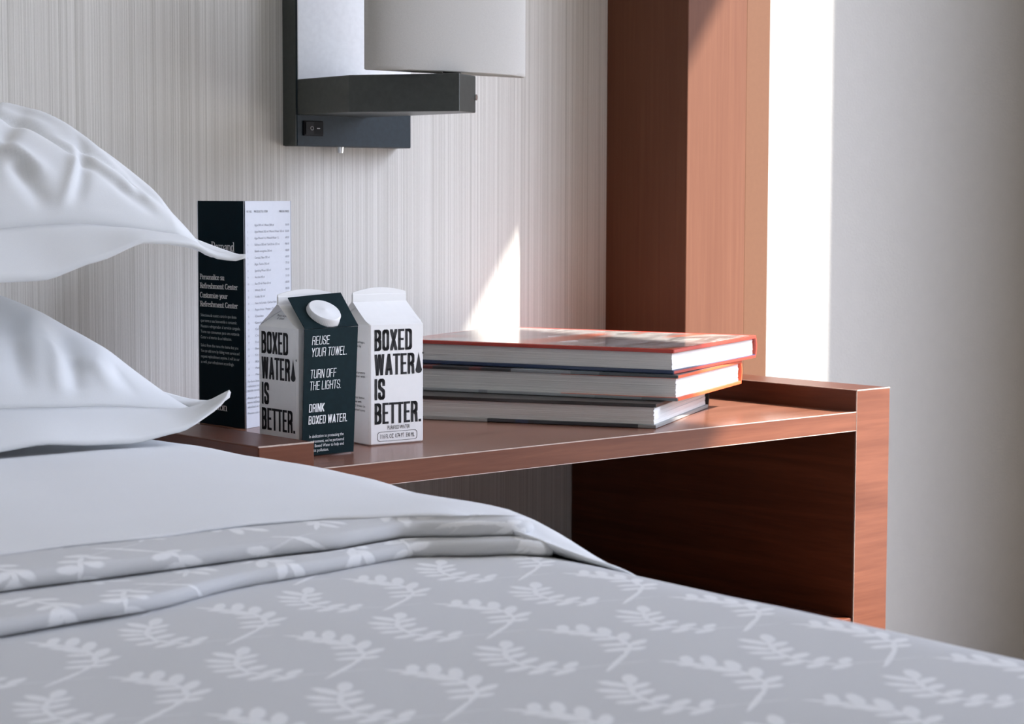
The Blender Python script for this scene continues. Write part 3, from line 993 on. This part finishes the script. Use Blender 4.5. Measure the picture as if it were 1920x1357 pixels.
# rocker switch on the plate's lower front
bm = bmesh.new()
add_box(bm, 0.2805, 0.3050, LYF - 0.0022, LYF + 0.001, 0.2784, 0.2936, 0.0008)
sw = lpart('rocker_switch', bm, M['black_plastic'], parent=plate)
bm = bmesh.new()
prism_pts = [(0.2822, LYF - 0.0022), (0.2822, LYF - 0.0034), (0.2925, LYF - 0.0029), (0.3033, LYF - 0.0040), (0.3033, LYF - 0.0022)]
prism(bm, prism_pts, 0.2798, 0.2922)
rk = lpart('rocker', bm, M['black_plastic'])
pr = Print((0.2805, LYF - 0.0043, 0.2784), (1, 0, 0), (0, 0, 1))
pr.stroke(arc(0.0085, 0.0076, 0.0018, 0.0018, 0, 360, 14), 0, 0, 1, 1, 0.0006, 0.0006)
pr.stroke([(0.0150, 0.0076), (0.0182, 0.0076)], 0, 0, 1, 1, 0.0006, 0.0006)
o = pr.build('switch_marking', M['white_ink'], rk)
bm = bmesh.new(); cyl(bm, (0.3362, 0.411, ZB - 0.006), (0, 0, 1), 0.0035, 0.0068, 16, 0.0045)
lpart('thumb_nut', bm, M['steel'], parent=plate)
# shade: half-ellipse drum, hollow, open below, flat side towards the wall
SX, SY, SRX, SRY, SZ0, SZ1 = 0.3490, 0.252, 0.0998, 0.031, 0.3376, 0.53
SROT = math.radians(-0.2)
def drum(rx, ry, off):
    return [sr(rx * math.cos(t), off + ry * math.sin(t)) for t in [math.pi + math.pi * i / 48 for i in range(49)]]
def sr(x, y):
    return (SX + x * math.cos(SROT) - y * math.sin(SROT), SY + x * math.sin(SROT) + y * math.cos(SROT))
bm = bmesh.new()
TH = 0.0022
outer = drum(SRX, SRY, 0) + [sr(SRX, 0.004), sr(-SRX, 0.004)]
inner = drum(SRX - TH, SRY - TH, 0) + [sr(SRX - TH, 0.004 - TH), sr(-SRX + TH, 0.004 - TH)]
n = len(outer)
zs_ = [SZ0, SZ0 + 0.0015, SZ1]
vo = [[bm.verts.new((x, y, z)) for x, y in outer] for z in (SZ0 + 0.0008, SZ0 + 0.004, SZ1)]
vi = [[bm.verts.new((x, y, z)) for x, y in inner] for z in (SZ0 + 0.0008, SZ0 + 0.004, SZ1)]
vb = [bm.verts.new(((a[0] + b[0]) / 2, (a[1] + b[1]) / 2, SZ0)) for a, b in zip(outer, inner)]
for i in range(n):
    j = (i + 1) % n
    for k in (0, 1):
        bm.faces.new((vo[k][i], vo[k][j], vo[k + 1][j], vo[k + 1][i]))
        bm.faces.new((vi[k][j], vi[k][i], vi[k + 1][i], vi[k + 1][j]))
    bm.faces.new((vo[2][i], vo[2][j], vi[2][j], vi[2][i]))
    bm.faces.new((vb[i], vb[j], vo[0][j], vo[0][i]))
    bm.faces.new((vi[0][i], vi[0][j], vb[j], vb[i]))
bmesh.ops.recalc_face_normals(bm, faces=bm.faces)
for f in bm.faces:
    f.smooth = True
shd = lpart('lamp_shade', bm, M['shade'])
md = shd.modifiers.new('edges', 'EDGE_SPLIT'); md.split_angle = math.radians(50)
bm = bmesh.new()
cyl(bm, (0.345, 0.240, ZA1 - 0.001), (0, 0, 1), 0.009, 0.045, 24)
lpart('lamp_socket', bm, M['metal'])
bm = bmesh.new()
prism(bm, [sr(-SRX + 0.003, -0.002), sr(SRX - 0.003, -0.002), sr(SRX - 0.003, 0.0012), sr(-SRX + 0.003, 0.0012)], ZA1 + 0.030, ZA1 + 0.033)
lpart('shade_bracket', bm, M['steel'])

# ================================================================== menu card
fold = Vector((0.1202, 0.2713, 0.0002))
mh, mw = 0.2120, 0.0742
mc = tag(empty('menu_card', fold), 'tall folded minibar menu card, dark left face and white price list, by the wall', 'menu card')
dl = Vector((math.cos(math.radians(92.4)), math.sin(math.radians(92.4)), 0))
dr = Vector((math.cos(math.radians(21.0)), math.sin(math.radians(21.0)), 0))
up = Vector((0, 0, 1))
def panel(name, a, b, mat):
    t = 0.0009
    d = (b - a).normalized()
    nrm = d.cross(up) * t
    bm = bmesh.new()
    vs = [bm.verts.new(p) for p in (a, b, b + up * mh, a + up * mh, a - nrm, b - nrm, b - nrm + up * mh, a - nrm + up * mh)]
    for f in ((0, 1, 2, 3), (7, 6, 5, 4), (0, 4, 5, 1), (1, 5, 6, 2), (2, 6, 7, 3), (3, 7, 4, 0)):
        bm.faces.new([vs[i] for i in f])
    bmesh.ops.recalc_face_normals(bm, faces=bm.faces)
    return from_bm(name, bm, mat, mc)
pd = panel('cover_panel', dl * mw, Vector((0, 0, 0)), M['navy']); pd['label'] = 'blue-black cover panel with white serif lettering'
pw = panel('list_panel', Vector((0, 0, 0)), dr * 0.0785, M['paper']); pw['label'] = 'white panel printed with the price list'
pb = panel('back_panel', dr * 0.0785, dl * mw, M['paper'])
nl = dl.cross(up).normalized()
if nl.x > 0: nl = -nl
p = Print(dl * mw + nl * 0.0003, -dl, up, mw / 0.086, mh / 0.2378)
def mz(v):      # photograph rows on the card to heights
    return 0.2378 * (804 - v) / (804 - 377)
p.serif('On', 0.0062, mz(475), 0.0125, 1.20, 0.085, 0.03)
p.serif('Demand', 0.0262, mz(471.5), 0.0125, 1.20, 0.085, 0.03)
for s_, v in (('Personalice su', 528), ('Refreshment Center', 545), ('Customize your', 563), ('Refreshment Center', 580)):
    p.serif(s_, 0.0045, mz(v) + 0.0008, 0.0072, {528: 1.36, 545: 1.42, 563: 1.36, 580: 1.42}[v], 0.11, 0.045)
p.serif('Sheraton', 0.0045, mz(775), 0.0105, 1.55, 0.09, 0.03)
pdt = p.build('white_lettering', M['white_ink'], pd)
p = Print(dl * mw + nl * 0.0003, -dl, up, mw / 0.086, mh / 0.2378)
rows = ['Seleccione de nuestra carta lo que desea', 'que tome o sea bienvenido a consumir.', 'Nuestro refrigerador al servicio cargado.', 'Tome sus consumos para una estancia', 'Center o al interior de su habitacion.']
for i, (s_, wd) in enumerate(zip(rows, (0.066, 0.067, 0.073, 0.071, 0.057))):
    p.small(s_, 0.0050, mz(598 + i * 10.6), 0.0034, width=wd)
tag(p.build('small_lettering', M['mid_ink'], pd), kind='stuff')
p = Print(dl * mw + nl * 0.0003, -dl, up, mw / 0.086, mh / 0.2378)
rows = ['Select from the menu the items that you', 'You can add more by dialing room service and', 'request replenishment anytime. It will be our', 'as well, your refreshment accordingly.']
for i, (s_, wd) in enumerate(zip(rows, (0.069, 0.071, 0.071, 0.061))):
    p.small(s_, 0.0050, mz(656 + i * 10.6), 0.0034, width=wd)
p.small('Restaurant tax included', 0.004, mz(786), 0.0016, width=0.012)
tag(p.build('small_lettering', M['mid_ink'], pd), kind='stuff')
nr = dr.cross(up).normalized()
if nr.y > 0: nr = -nr
p = Print(nr * 0.0004, dr, up, 0.0785 / 0.083, mh / 0.2378)
p.small('Nº / NO.', 0.0035, mz(398.5), 0.0024, width=0.009)
p.small('PRODUCTO / ITEM', 0.0165, mz(398.5), 0.0024, width=0.0235)
p.small('PRECIO / PRICE', 0.0775, mz(398.5), 0.0024, width=0.0175, right=False) if False else p.small('PRECIO / PRICE', 0.061, mz(398.5), 0.0024, width=0.0175)
tag(p.build('list_heading', M['black_ink'], pw), kind='stuff')
p = Print(nr * 0.0004, dr, up, 0.0785 / 0.083, mh / 0.2378)
items = ['Agua 500 ml / Water 500 ml', 'Agua Mineral 355 ml / Mineral Water 355 ml', 'Agua Mineral 1 L / Mineral Water 1 L', 'Refresco 355 ml / Soft Drink 355 ml', 'Bebida energetica 250 ml', 'Cerveza / Beer 355 ml', 'Agua Tonica 355 ml', 'Sparkling Water 355 ml', 'Vino tinto 187 ml', 'Ron 50 ml / Rum 50 ml', 'Whisky 50 ml', 'Vodka 50 ml', 'Nuez de la India / Cashew Nuts 60 g', 'Papas fritas / Potato Chips 60 g', 'Chocolate', 'Gomitas', 'Galletas', 'Chicles', 'Dulces', 'Barra', 'Kit dental', 'Kit', 'Pastillas', 'Mentas']
pw_ = [0.034, 0.052, 0.043, 0.044, 0.030, 0.026, 0.025, 0.028, 0.017, 0.028, 0.018, 0.017, 0.044, 0.044, 0.015, 0.014, 0.014, 0.012, 0.012, 0.011, 0.015, 0.007, 0.014, 0.012]
for i, s_ in enumerate(items):
    y = mz(424 + i * 12.25)
    p.small(str(i + 1), 0.0045, y, 0.0021, 0.8)
    p.small(s_, 0.0170, y, 0.0024, width=pw_[i])
    p.small('%d.00' % (35 + (i * 17) % 60), 0.0785, y, 0.0024, 0.95, right=True)
for i, s_ in enumerate(['Por favor llame al servicio de habitaciones para', 'reabastecer su minibar o pedir otros productos', 'bebidas con alcohol solo para mayores de edad']):
    p.small(s_, 0.0035, mz(718 + i * 8.5), 0.0025, width=0.062)
for i, s_ in enumerate(['Please call room service to have your', 'items refilled or order other products', 'alcohol is served to adults only']):
    p.small(s_, 0.0035, mz(749 + i * 8.5), 0.0025, width=0.058)
p.small('Precios con impuestos / Taxes included', 0.0035, mz(778), 0.0026, width=0.06)
p.build('price_list', M['grey_ink'], pw)

# ================================================================== water cartons
def carton(loc, rz, zs, label, capped, a=0.057):
    """gable-top carton: origin at the front left bottom corner, front face on local -y"""
    c = tag(empty('water_carton', loc, rz), label, 'carton', 'white water cartons')
    zr, zt = zs + 0.0190, zs + 0.0315
    sy = zs / 0.1164
    bm = bmesh.new()
    ch = 0.0016
    sq = [(ch, 0), (a - ch, 0), (a, ch), (a, a - ch), (a - ch, a), (ch, a), (0, a - ch), (0, ch)]
    zl = [(0.0, 0.0012), (0.0012, 0.0), (zs, 0.0)]
    rings = []
    for z, ins in zl:
        rings.append([bm.verts.new((ins + x * (1 - 2 * ins / a), ins + y * (1 - 2 * ins / a), z)) for x, y in sq])
    bm.faces.new(rings[0][::-1])
    for r0, r1 in zip(rings[:-1], rings[1:]):
        for i in range(8):
            bm.faces.new((r0[i], r0[(i + 1) % 8], r1[(i + 1) % 8], r1[i]))
    top = rings[2]
    m = a / 2
    # roof slopes (slightly hollow) run up to the fin; folded gable ends tuck in between
    def rv(x, y, z):
        return bm.verts.new((x, y, z))
    e = 0.0012
    RF = [[], []]
    for sgn in (0, 1):
        y0 = 0 if sgn == 0 else a
        ym = m - e if sgn == 0 else m + e
        g = []
        for k in range(6):
            u = k / 5
            y = y0 + (ym - y0) * u
            z = zs + (zr - zs) * (u ** 1.12)
            if k == 0:
                g.append((top[0], top[1]) if sgn == 0 else (top[5], top[4]))
            else:
                g.append((rv(0.0004 * u, y, z), rv(a - 0.0004 * u, y, z)))
        for k in range(5):
            f = (g[k][0], g[k][1], g[k + 1][1], g[k + 1][0])
            bm.faces.new(f if sgn == 0 else f[::-1])
        RF[sgn] = g
    for side in (0, 1):
        xin = 0.011 if side == 0 else a - 0.011
        apex = rv(xin, m, zr - 0.001)
        base = [top[6], top[7]] if side == 0 else [top[2], top[3]]
        bb = base if side == 1 else [base[1], base[0]]
        lo = [top[7], top[0]] if side == 0 else [top[2], top[1]]
        hi = [top[6], top[5]] if side == 0 else [top[3], top[4]]
        bm.faces.new((lo[0], hi[0], apex))
        # under flaps
        prev = lo[0]
        pts = [RF[0][k][side] for k in range(6)]
        for k in range(5):
            try: bm.faces.new((pts[k], pts[k + 1], apex))
            except ValueError: pass
        try: bm.faces.new((lo[0], pts[0], apex))
        except ValueError: pass
        pts = [RF[1][k][side] for k in range(6)]
        for k in range(5):
            try: bm.faces.new((pts[k], pts[k + 1], apex))
            except ValueError: pass
        try: bm.faces.new((hi[0], pts[0], apex))
        except ValueError: pass
    bmesh.ops.recalc_face_normals(bm, faces=bm.faces)
    body = from_bm('carton_body', bm, M['carton'], c)
    # the sealed fin, thinner and gently arched in its upper half
    bm = bmesh.new()
    add_box(bm, 0.0004, a - 0.0004, m - e, m + e, zr - 0.0006, zr + 0.0068, 0.0004)
    t = bmesh.new()
    N = 14
    lo_, hi_ = [], []
    for i in range(N + 1):
        x = 0.0006 + (a - 0.0012) * i / N
        u = 2 * i / N - 1
        lo_.append((x, zr + 0.0062)); hi_.append((x, zr + 0.0085 + 0.0040 * (1 - u * u)))
    ring = lo_ + hi_[::-1]
    A_ = [t.verts.new((x, m - 0.0007, z)) for x, z in ring]
    B_ = [t.verts.new((x, m + 0.0007, z)) for x, z in ring]
    t.faces.new(A_); t.faces.new(B_[::-1])
    for i in range(len(ring)):
        j = (i + 1) % len(ring)
        t.faces.new((A_[j], A_[i], B_[i], B_[j]))
    bmesh.ops.recalc_face_normals(t, faces=t.faces)
    merge(bm, t)
    from_bm('sealed_fin', bm, M['carton'], c)
    def slogan(pr_, k):
        h = 0.0205 * k
        z0 = 0.1164 - 0.0045
        for i, s_ in enumerate(('BOXED', 'WATER', 'IS', 'BETTER.')):
            y = z0 - h - i * 0.0237 * k
            x = pr_.sans(s_, 0.0052, y, h, 0.350, 0.132, 0.108, 0.046)
            if s_ == 'WATER':
                dx, r = x + 0.0036, 0.0034
                drop = [(dx + r * math.sin(math.radians(t_)), y + r * 1.05 + r * -math.cos(math.radians(t_))) for t_ in range(-125, 126, 10)]
                pr_.poly(drop + [(dx, y + h * 1.02)])
                pr_.stroke(arc(dx + 0.0046, y + h * 0.97, 0.0007, 0.0007, 0, 360, 8), 0, 0, 1, 1, 0.0004, 0.0004)
    ez = 0.00018
    if capped:
        pr_ = Print((-ez, a, 0), (0, -1, 0), (0, 0, 1), 1.0, sy)
        slogan(pr_, 1.0)
        pr_.build('printed_lettering', M['black_ink'], c)
        pr_ = Print((0, 0, 0), (1, 0, 0), (0, 0, 1))
        # flap code on the gable
        d = Vector((0.011, 0, zr - 0.001 - zs)).normalized()
        q = Print(Vector((0.0035, a * 0.62, zs + 0.0060)) + Vector((-d.z, 0, d.x)) * 0.0006, (0, -1, 0), d)
        q.small('Please recycle', 0, 0.003, 0.0022, width=0.015)
        q.small('if clean', 0.002, 0.0003, 0.0022, width=0.010)
        q.build('flap_lettering', M['black_ink'], c)
        # screw cap on the front slope
        nrm = Vector((0, -(zr - zs), m)).normalized()
        ctr = Vector((0.0305, 0.0085, zs + (zr - zs) * 0.0085 / m)) + nrm * 0.0006
        bm = bmesh.new()
        q = nrm.to_track_quat('Z', 'Y').to_matrix()
        prof = [(0.0150, 0.0), (0.0153, 0.0008), (0.0153, 0.0022), (0.0149, 0.0026), (0.0146, 0.0092), (0.0138, 0.0106), (0.0122, 0.0108), (0.0020, 0.0108), (0.0012, 0.0112), (0.0, 0.0113)]
        NN = 120
        rg = []
        for r, z in prof:
            rr = []
            for i in range(NN):
                k_ = 1.0
                if 0.0025 < z < 0.0095:
                    k_ = 1.0 + (0.018 if i % 2 else -0.012)
                t_ = 2 * math.pi * i / NN
                rr.append(bm.verts.new(ctr + q @ Vector((r * k_ * math.cos(t_), r * k_ * math.sin(t_), z))))
            rg.append(rr)
        for r0, r1 in zip(rg[:-1], rg[1:]):
            for i in range(NN):
                bm.faces.new((r0[i], r0[(i + 1) % NN], r1[(i + 1) % NN], r1[i]))
        bmesh.ops.remove_doubles(bm, verts=bm.verts, dist=1e-7)
        bmesh.ops.recalc_face_normals(bm, faces=bm.faces)
        co = from_bm('screw_cap', bm, M['cap'], c, True)
        mdf = co.modifiers.new('edges', 'EDGE_SPLIT'); mdf.split_angle = math.radians(38)
        return c, a, zs, zr, m, ctr, nrm
    pr_ = Print((0, -ez, 0), (1, 0, 0), (0, 0, 1), 1.0, sy)
    slogan(pr_, 1.0)
    pr_.small('PURIFIED WATER', 0.0185, 0.0146, 0.0040, width=0.0235)
    pr_.small('11.6 FL OZ  0.74 PT  330 ML', 0.0105, 0.0062, 0.0044, width=0.0365)
    rr = 0.0030
    x0, x1, z0, z1 = 0.0082, 0.0497, 0.0036, 0.0126
    outl = arc(x1 - rr, z1 - rr, rr, rr, 0, 90, 6) + arc(x0 + rr, z1 - rr, rr, rr, 90, 180, 6) + arc(x0 + rr, z0 + rr, rr, rr, 180, 270, 6) + arc(x1 - rr, z0 + rr, rr, rr, 270, 360, 6)
    pr_.stroke(outl + outl[:1], 0, 0, 1, 1, 0.00035, 0.00035)
    pr_.build('printed_lettering', M['black_ink'], c)
    pr_ = Print((-ez, a, 0), (0, -1, 0), (0, 0, 1), 1.0, sy)
    for s_, z in (('We believe in simple packages,', 0.0985), ('made responsibly, truly', 0.0945), ('Up to 92% renewable, it protects', 0.0690), ('carbon filtered water with', 0.0652), ('Sustainable and tastes better.', 0.0445), ('Join us by planting trees with', 0.0405), ('one million and 2 trees in', 0.0365), ('forests we have planted some', 0.0325)):
        pr_.small(s_, 0.006, z, 0.0024, width=0.044 if z not in (0.0405, 0.0945) else 0.038)
    tag(pr_.build('side_lettering', M['black_ink'], c), kind='stuff')
    return c, a, zs, zr, m, None, None

carton((0.1265, 0.0909, 0.0002), -0.0891, 0.1052, 'uncapped white water carton, second from left, standing beside the books', False)
c1 = carton((0.0372, 0.0739, 0.0002), -0.007, 0.1066, 'white water carton with screw cap and a dark card hung over its front', True)
# the card hung on the capped carton
_, a, zs, zr, m, ctr, nrm = c1
hg = tag(empty('hanger_card', (0.0372, 0.0739, 0.0002), -0.007), 'dark teal hanging card with white lettering, draped over the capped water carton', 'card')
t = 0.0005
yF = -0.0034
bot = Vector((-0.0012, -0.0082, 0.0008)); botr = Vector((0.0513, -0.0095, 0.0008))
tl = Vector((0.0009, -0.0100, 0.1067)); trr = Vector((0.0620, -0.0022, 0.1067))
bm = bmesh.new()
def sheet4(bm, A, B, C, D, t):
    nn = (B - A).cross(D - A).normalized() * t
    v = [bm.verts.new(p) for p in (A, B, C, D, A - nn, B - nn, C - nn, D - nn)]
    for f in ((0, 1, 2, 3), (7, 6, 5, 4), (0, 4, 5, 1), (1, 5, 6, 2), (2, 6, 7, 3), (3, 7, 4, 0)):
        bm.faces.new([v[i] for i in f])
NB = 10
def bil(u, v, off=0.0):
    p_ = (bot * (1 - u) + botr * u) * (1 - v) + (tl * (1 - u) + trr * u) * v
    n_ = ((botr - bot) * (1 - v) + (trr - tl) * v).cross((tl - bot) * (1 - u) + (trr - botr) * u).normalized()
    return p_ + n_ * off
gv = [[[bm.verts.new(bil(i / NB, j / NB, o_)) for j in range(NB + 1)] for i in range(NB + 1)] for o_ in (0.0, -t)]
for i in range(NB):
    for j in range(NB):
        bm.faces.new((gv[0][i][j], gv[0][i + 1][j], gv[0][i + 1][j + 1], gv[0][i][j + 1]))
        bm.faces.new((gv[1][i][j], gv[1][i][j + 1], gv[1][i + 1][j + 1], gv[1][i + 1][j]))
    for g_ in (lambda k, q: gv[q][k][0], lambda k, q: gv[q][k][NB], lambda k, q: gv[q][0][k], lambda k, q: gv[q][NB][k]):
        bm.faces.new((g_(i, 0), g_(i, 1), g_(i + 1, 1), g_(i + 1, 0)))
bmesh.ops.recalc_face_normals(bm, faces=bm.faces)
front = from_bm('front_panel', bm, M['slate'], hg)
# flap lying on the roof slope, with a round hole for the cap
TLp = Vector((0.0070, 0.0240, 0.1301)); TRp = Vector((0.0630, 0.0240, 0.1341))
nf = (trr - tl).cross(TLp - tl).normalized()
cx = (ctr - tl)
hc = tl + (cx - nf * cx.dot(nf))
bm = bmesh.new()
quad = [tl, trr, TRp, TLp]
NN = 48
ux = (trr - tl).normalized(); uy = nf.cross(ux)
inner, outer_ = [], []
q2 = [((p - hc).dot(ux), (p - hc).dot(uy)) for p in quad]
for i in range(NN):
    th = 2 * math.pi * i / NN
    d = (math.cos(th), math.sin(th))
    best = None
    for (x1, y1), (x2, y2) in zip(q2, q2[1:] + q2[:1]):
        ex, ey = x2 - x1, y2 - y1
        den = d[0] * ey - d[1] * ex
        if abs(den) < 1e-12: continue
        s_ = (x1 * ey - y1 * ex) / den
        u_ = (x1 * d[1] - y1 * d[0]) / den
        if s_ > 0 and -1e-6 <= u_ <= 1 + 1e-6 and (best is None or s_ < best):
            best = s_
    ro = best
    ri = min(0.0157, ro * 0.96)
    outer_.append((d[0] * ro, d[1] * ro)); inner.append((d[0] * ri, d[1] * ri))
for qx, qy in q2:          # keep the sheet's corners
    i = min(range(NN), key=lambda k: abs(math.atan2(math.sin(math.atan2(qy, qx) - 2 * math.pi * k / NN), math.cos(math.atan2(qy, qx) - 2 * math.pi * k / NN))))
    outer_[i] = (qx, qy)
lift = nf * (TRp - hc).dot(nf)
wU, wV = (trr - tl).length, (TLp - tl).length
def P3(x, y, k):
    # the flap twists a little: its free corner stands higher
    p_ = hc + ux * x + uy * y
    d_ = p_ - tl
    return p_ + lift * max(0.0, d_.dot(ux) / wU) * max(0.0, d_.dot(uy) / wV) + nf * (k * t)
vv = [[bm.verts.new(P3(x, y, k)) for x, y in r] for r in (inner, outer_) for k in (1.6, 0.6)]
for i in range(NN):
    j = (i + 1) % NN
    bm.faces.new((vv[0][i], vv[0][j], vv[2][j], vv[2][i]))
    bm.faces.new((vv[1][j], vv[1][i], vv[3][i], vv[3][j]))
    bm.faces.new((vv[2][i], vv[2][j], vv[3][j], vv[3][i]))
    bm.faces.new((vv[0][j], vv[0][i], vv[1][i], vv[1][j]))
bmesh.ops.recalc_face_normals(bm, faces=bm.faces)
from_bm('top_flap', bm, M['slate'], hg)
ex = (botr - bot).normalized(); ez_ = ((tl + trr) / 2 - (bot + botr) / 2).normalized()
nfr = ex.cross(ez_)
class CardPrint(Print):
    def P(self, x, y):
        return bil(x / 0.0585, y / 0.1195, 0.0004)
pr_ = CardPrint(bot, ex, ez_)
Hc = 0.1195
def cz(v): return Hc * (853 - v) / (853 - 616)      # rows of the photograph along the card
for s_, v, slant, k in (('REUSE', 646, 0.09, 0), ('YOUR TOWEL.', 668, 0.09, 0), ('TURN OFF', 708.5, 0.06, 0), ('THE LIGHTS.', 730.5, 0.06, 0), ('DRINK', 772, 0.03, 1), ('BOXED WATER.', 794.5, 0.03, 1)):
    xo = {646: 0.0078, 668: 0.0074, 708.5: 0.0068, 730.5: 0.0064, 772: 0.0062, 794.5: 0.0060}[v]
    if k:
        pr_.sans(s_, xo, cz(v), 0.0080, 0.42, 0.115, 0.11, 0.08, 0.20, slant)
    else:
        pr_.sans(s_, xo, cz(v), 0.0083, 0.40, 0.072, 0.075, 0.085, 0.22, slant)
for s_, v, wd in (('In dedication to protecting the', 820, 0.039), ('environment, we’ve partnered', 829.5, 0.0395), ('with Boxed Water to help end', 838, 0.0395), ('plastic pollution.', 846.5, 0.0225)):
    pr_.small(s_, 0.0070, cz(v), 0.0030, width=wd)
pr_.build('white_lettering', M['white_ink'], front)

# ================================================================== books
def book(label, loc, ang, width, length, th, ct, mats, pagem, over=0.003):
    """origin at the front right bottom corner; local +x runs along the lit end, local +y along the fore edge to the wall"""
    b = tag(empty('book', loc, ang), label, 'book', 'large hardback books stacked flat')
    mt_, mb_, msp, mtop = mats
    bm = bmesh.new()
    add_box(bm, 0, width - 0.001, 0, length, 0, ct, 0.0006)
    from_bm('bottom_cover', bm, mb_, b)
    bm = bmesh.new()
    add_box(bm, 0, width - 0.001, 0, length, th - ct, th, 0.0006)
    from_bm('top_cover', bm, mt_, b)
    if mtop:
        bm = bmesh.new()
        add_box(bm, 0.004, width - 0.012, 0.004, length - 0.004, th - 0.0002, th + 0.0002)
        from_bm('cover_photo', bm, mtop, b)
    bm = bmesh.new()
    for k in range(7):
        z0 = 0.0
        y = length * k / 6
    N = 7
    ring_o = [(width - 0.002 + 0.004 * math.sin(math.pi * k / N), th * k / N) for k in range(N + 1)]
    ring_i = [(x - 0.0022, min(max(z, 0.001), th - 0.001)) for x, z in ring_o]
    ring = ring_o + ring_i[::-1]
    t_ = bmesh.new()
    A_ = [t_.verts.new((x, 0, z)) for x, z in ring]
    B_ = [t_.verts.new((x, length, z)) for x, z in ring]
    t_.faces.new(A_); t_.faces.new(B_[::-1])
    for i in range(len(ring)):
        j = (i + 1) % len(ring)
        t_.faces.new((A_[i], A_[j], B_[j], B_[i]))
    bmesh.ops.recalc_face_normals(t_, faces=t_.faces)
    merge(bm, t_)
    from_bm('spine', bm, msp, b)
    # page block of gathered sections, each a little proud or shy of the next
    bm = bmesh.new()
    n_ = 14
    z = ct + 0.0001
    dz = (th - 2 * ct - 0.0002) / n_
    for k in range(n_):
        e = random.uniform(-0.0004, 0.0004)
        f = random.uniform(-0.0004, 0.0004)
        add_box(bm, over + e, width - 0.0045, over + f, length - over, z, z + dz * 0.985)
        z += dz
    from_bm('page_block', bm, pagem, b)
    return b
M['cover2'] = stripe_cover('middle_book_cover', [(0.0, (0.05, 0.06, 0.062)), (0.24, (0.12, 0.14, 0.15)), (0.33, (0.22, 0.24, 0.25)), (0.52, (0.02, 0.02, 0.02)), (0.62, (0.09, 0.02, 0.015)), (0.66, (0.018, 0.016, 0.015)), (0.78, (0.12, 0.02, 0.015)), (0.82, (0.03, 0.025, 0.022))], 0.33)
M['cover2b'] = stripe_cover('middle_book_back', [(0.0, (0.16, 0.17, 0.175)), (0.12, (0.26, 0.28, 0.285)), (0.28, (0.33, 0.35, 0.355)), (0.66, (0.22, 0.235, 0.24)), (0.69, (0.36, 0.38, 0.385))], 0.30)
M['cover3b'] = stripe_cover('bottom_book_back', [(0.0, (0.26, 0.27, 0.26)), (0.06, (0.02, 0.022, 0.024)), (0.45, (0.02, 0.03, 0.06)), (0.5, (0.03, 0.03, 0.03)), (0.6, (0.38, 0.38, 0.36))], 0.28)
b3 = book('lowest book of the stack, dark brown covers, lying on the nightstand top', (0.4139, 0.0236, 0.0002), math.radians(29.3), 0.210, 0.29, 0.0232, 0.0034,
          (M['brown_cover'], M['cover3b'], M['brown_cover'], None), M['pages3'])
b2 = book('middle book of the stack, grey jacket with an orange-red spine', (0.4458, 0.0264, 0.0236), math.radians(25.0), 0.207, 0.30, 0.0250, 0.0030,
          (M['cover2'], M['cover2b'], M['orange'], None), M['pages2'])
b1 = book('uppermost book of the stack, red edges and a glossy photo cover', (0.4486, 0.0347, 0.0488), math.radians(22.0), 0.233, 0.30, 0.0236, 0.0036,
          (M['red'], M['blue_cover'], M['red'], M['photo']), M['pages1'])
# endpapers seen along the lit end of the middle and top books
for b, wd, th, ml in ((b2, 0.207, 0.0250, 'orange'), (b1, 0.233, 0.0236, 'red')):
    for z in ((0.0030, 0.0034), (th - 0.0034, th - 0.0030)):
        bm = bmesh.new(); add_box(bm, 0.001, wd - 0.003, 0.0005, 0.12, *z)
        from_bm('endpaper', bm, M['orange'], b)
    bm = bmesh.new()
    for z0 in (0.0003, th - 0.0029):
        add_box(bm, 0.001, wd - 0.002, -0.0003, 0.0003, z0, z0 + 0.0026)
    from_bm('cover_edge', bm, M[ml], b)
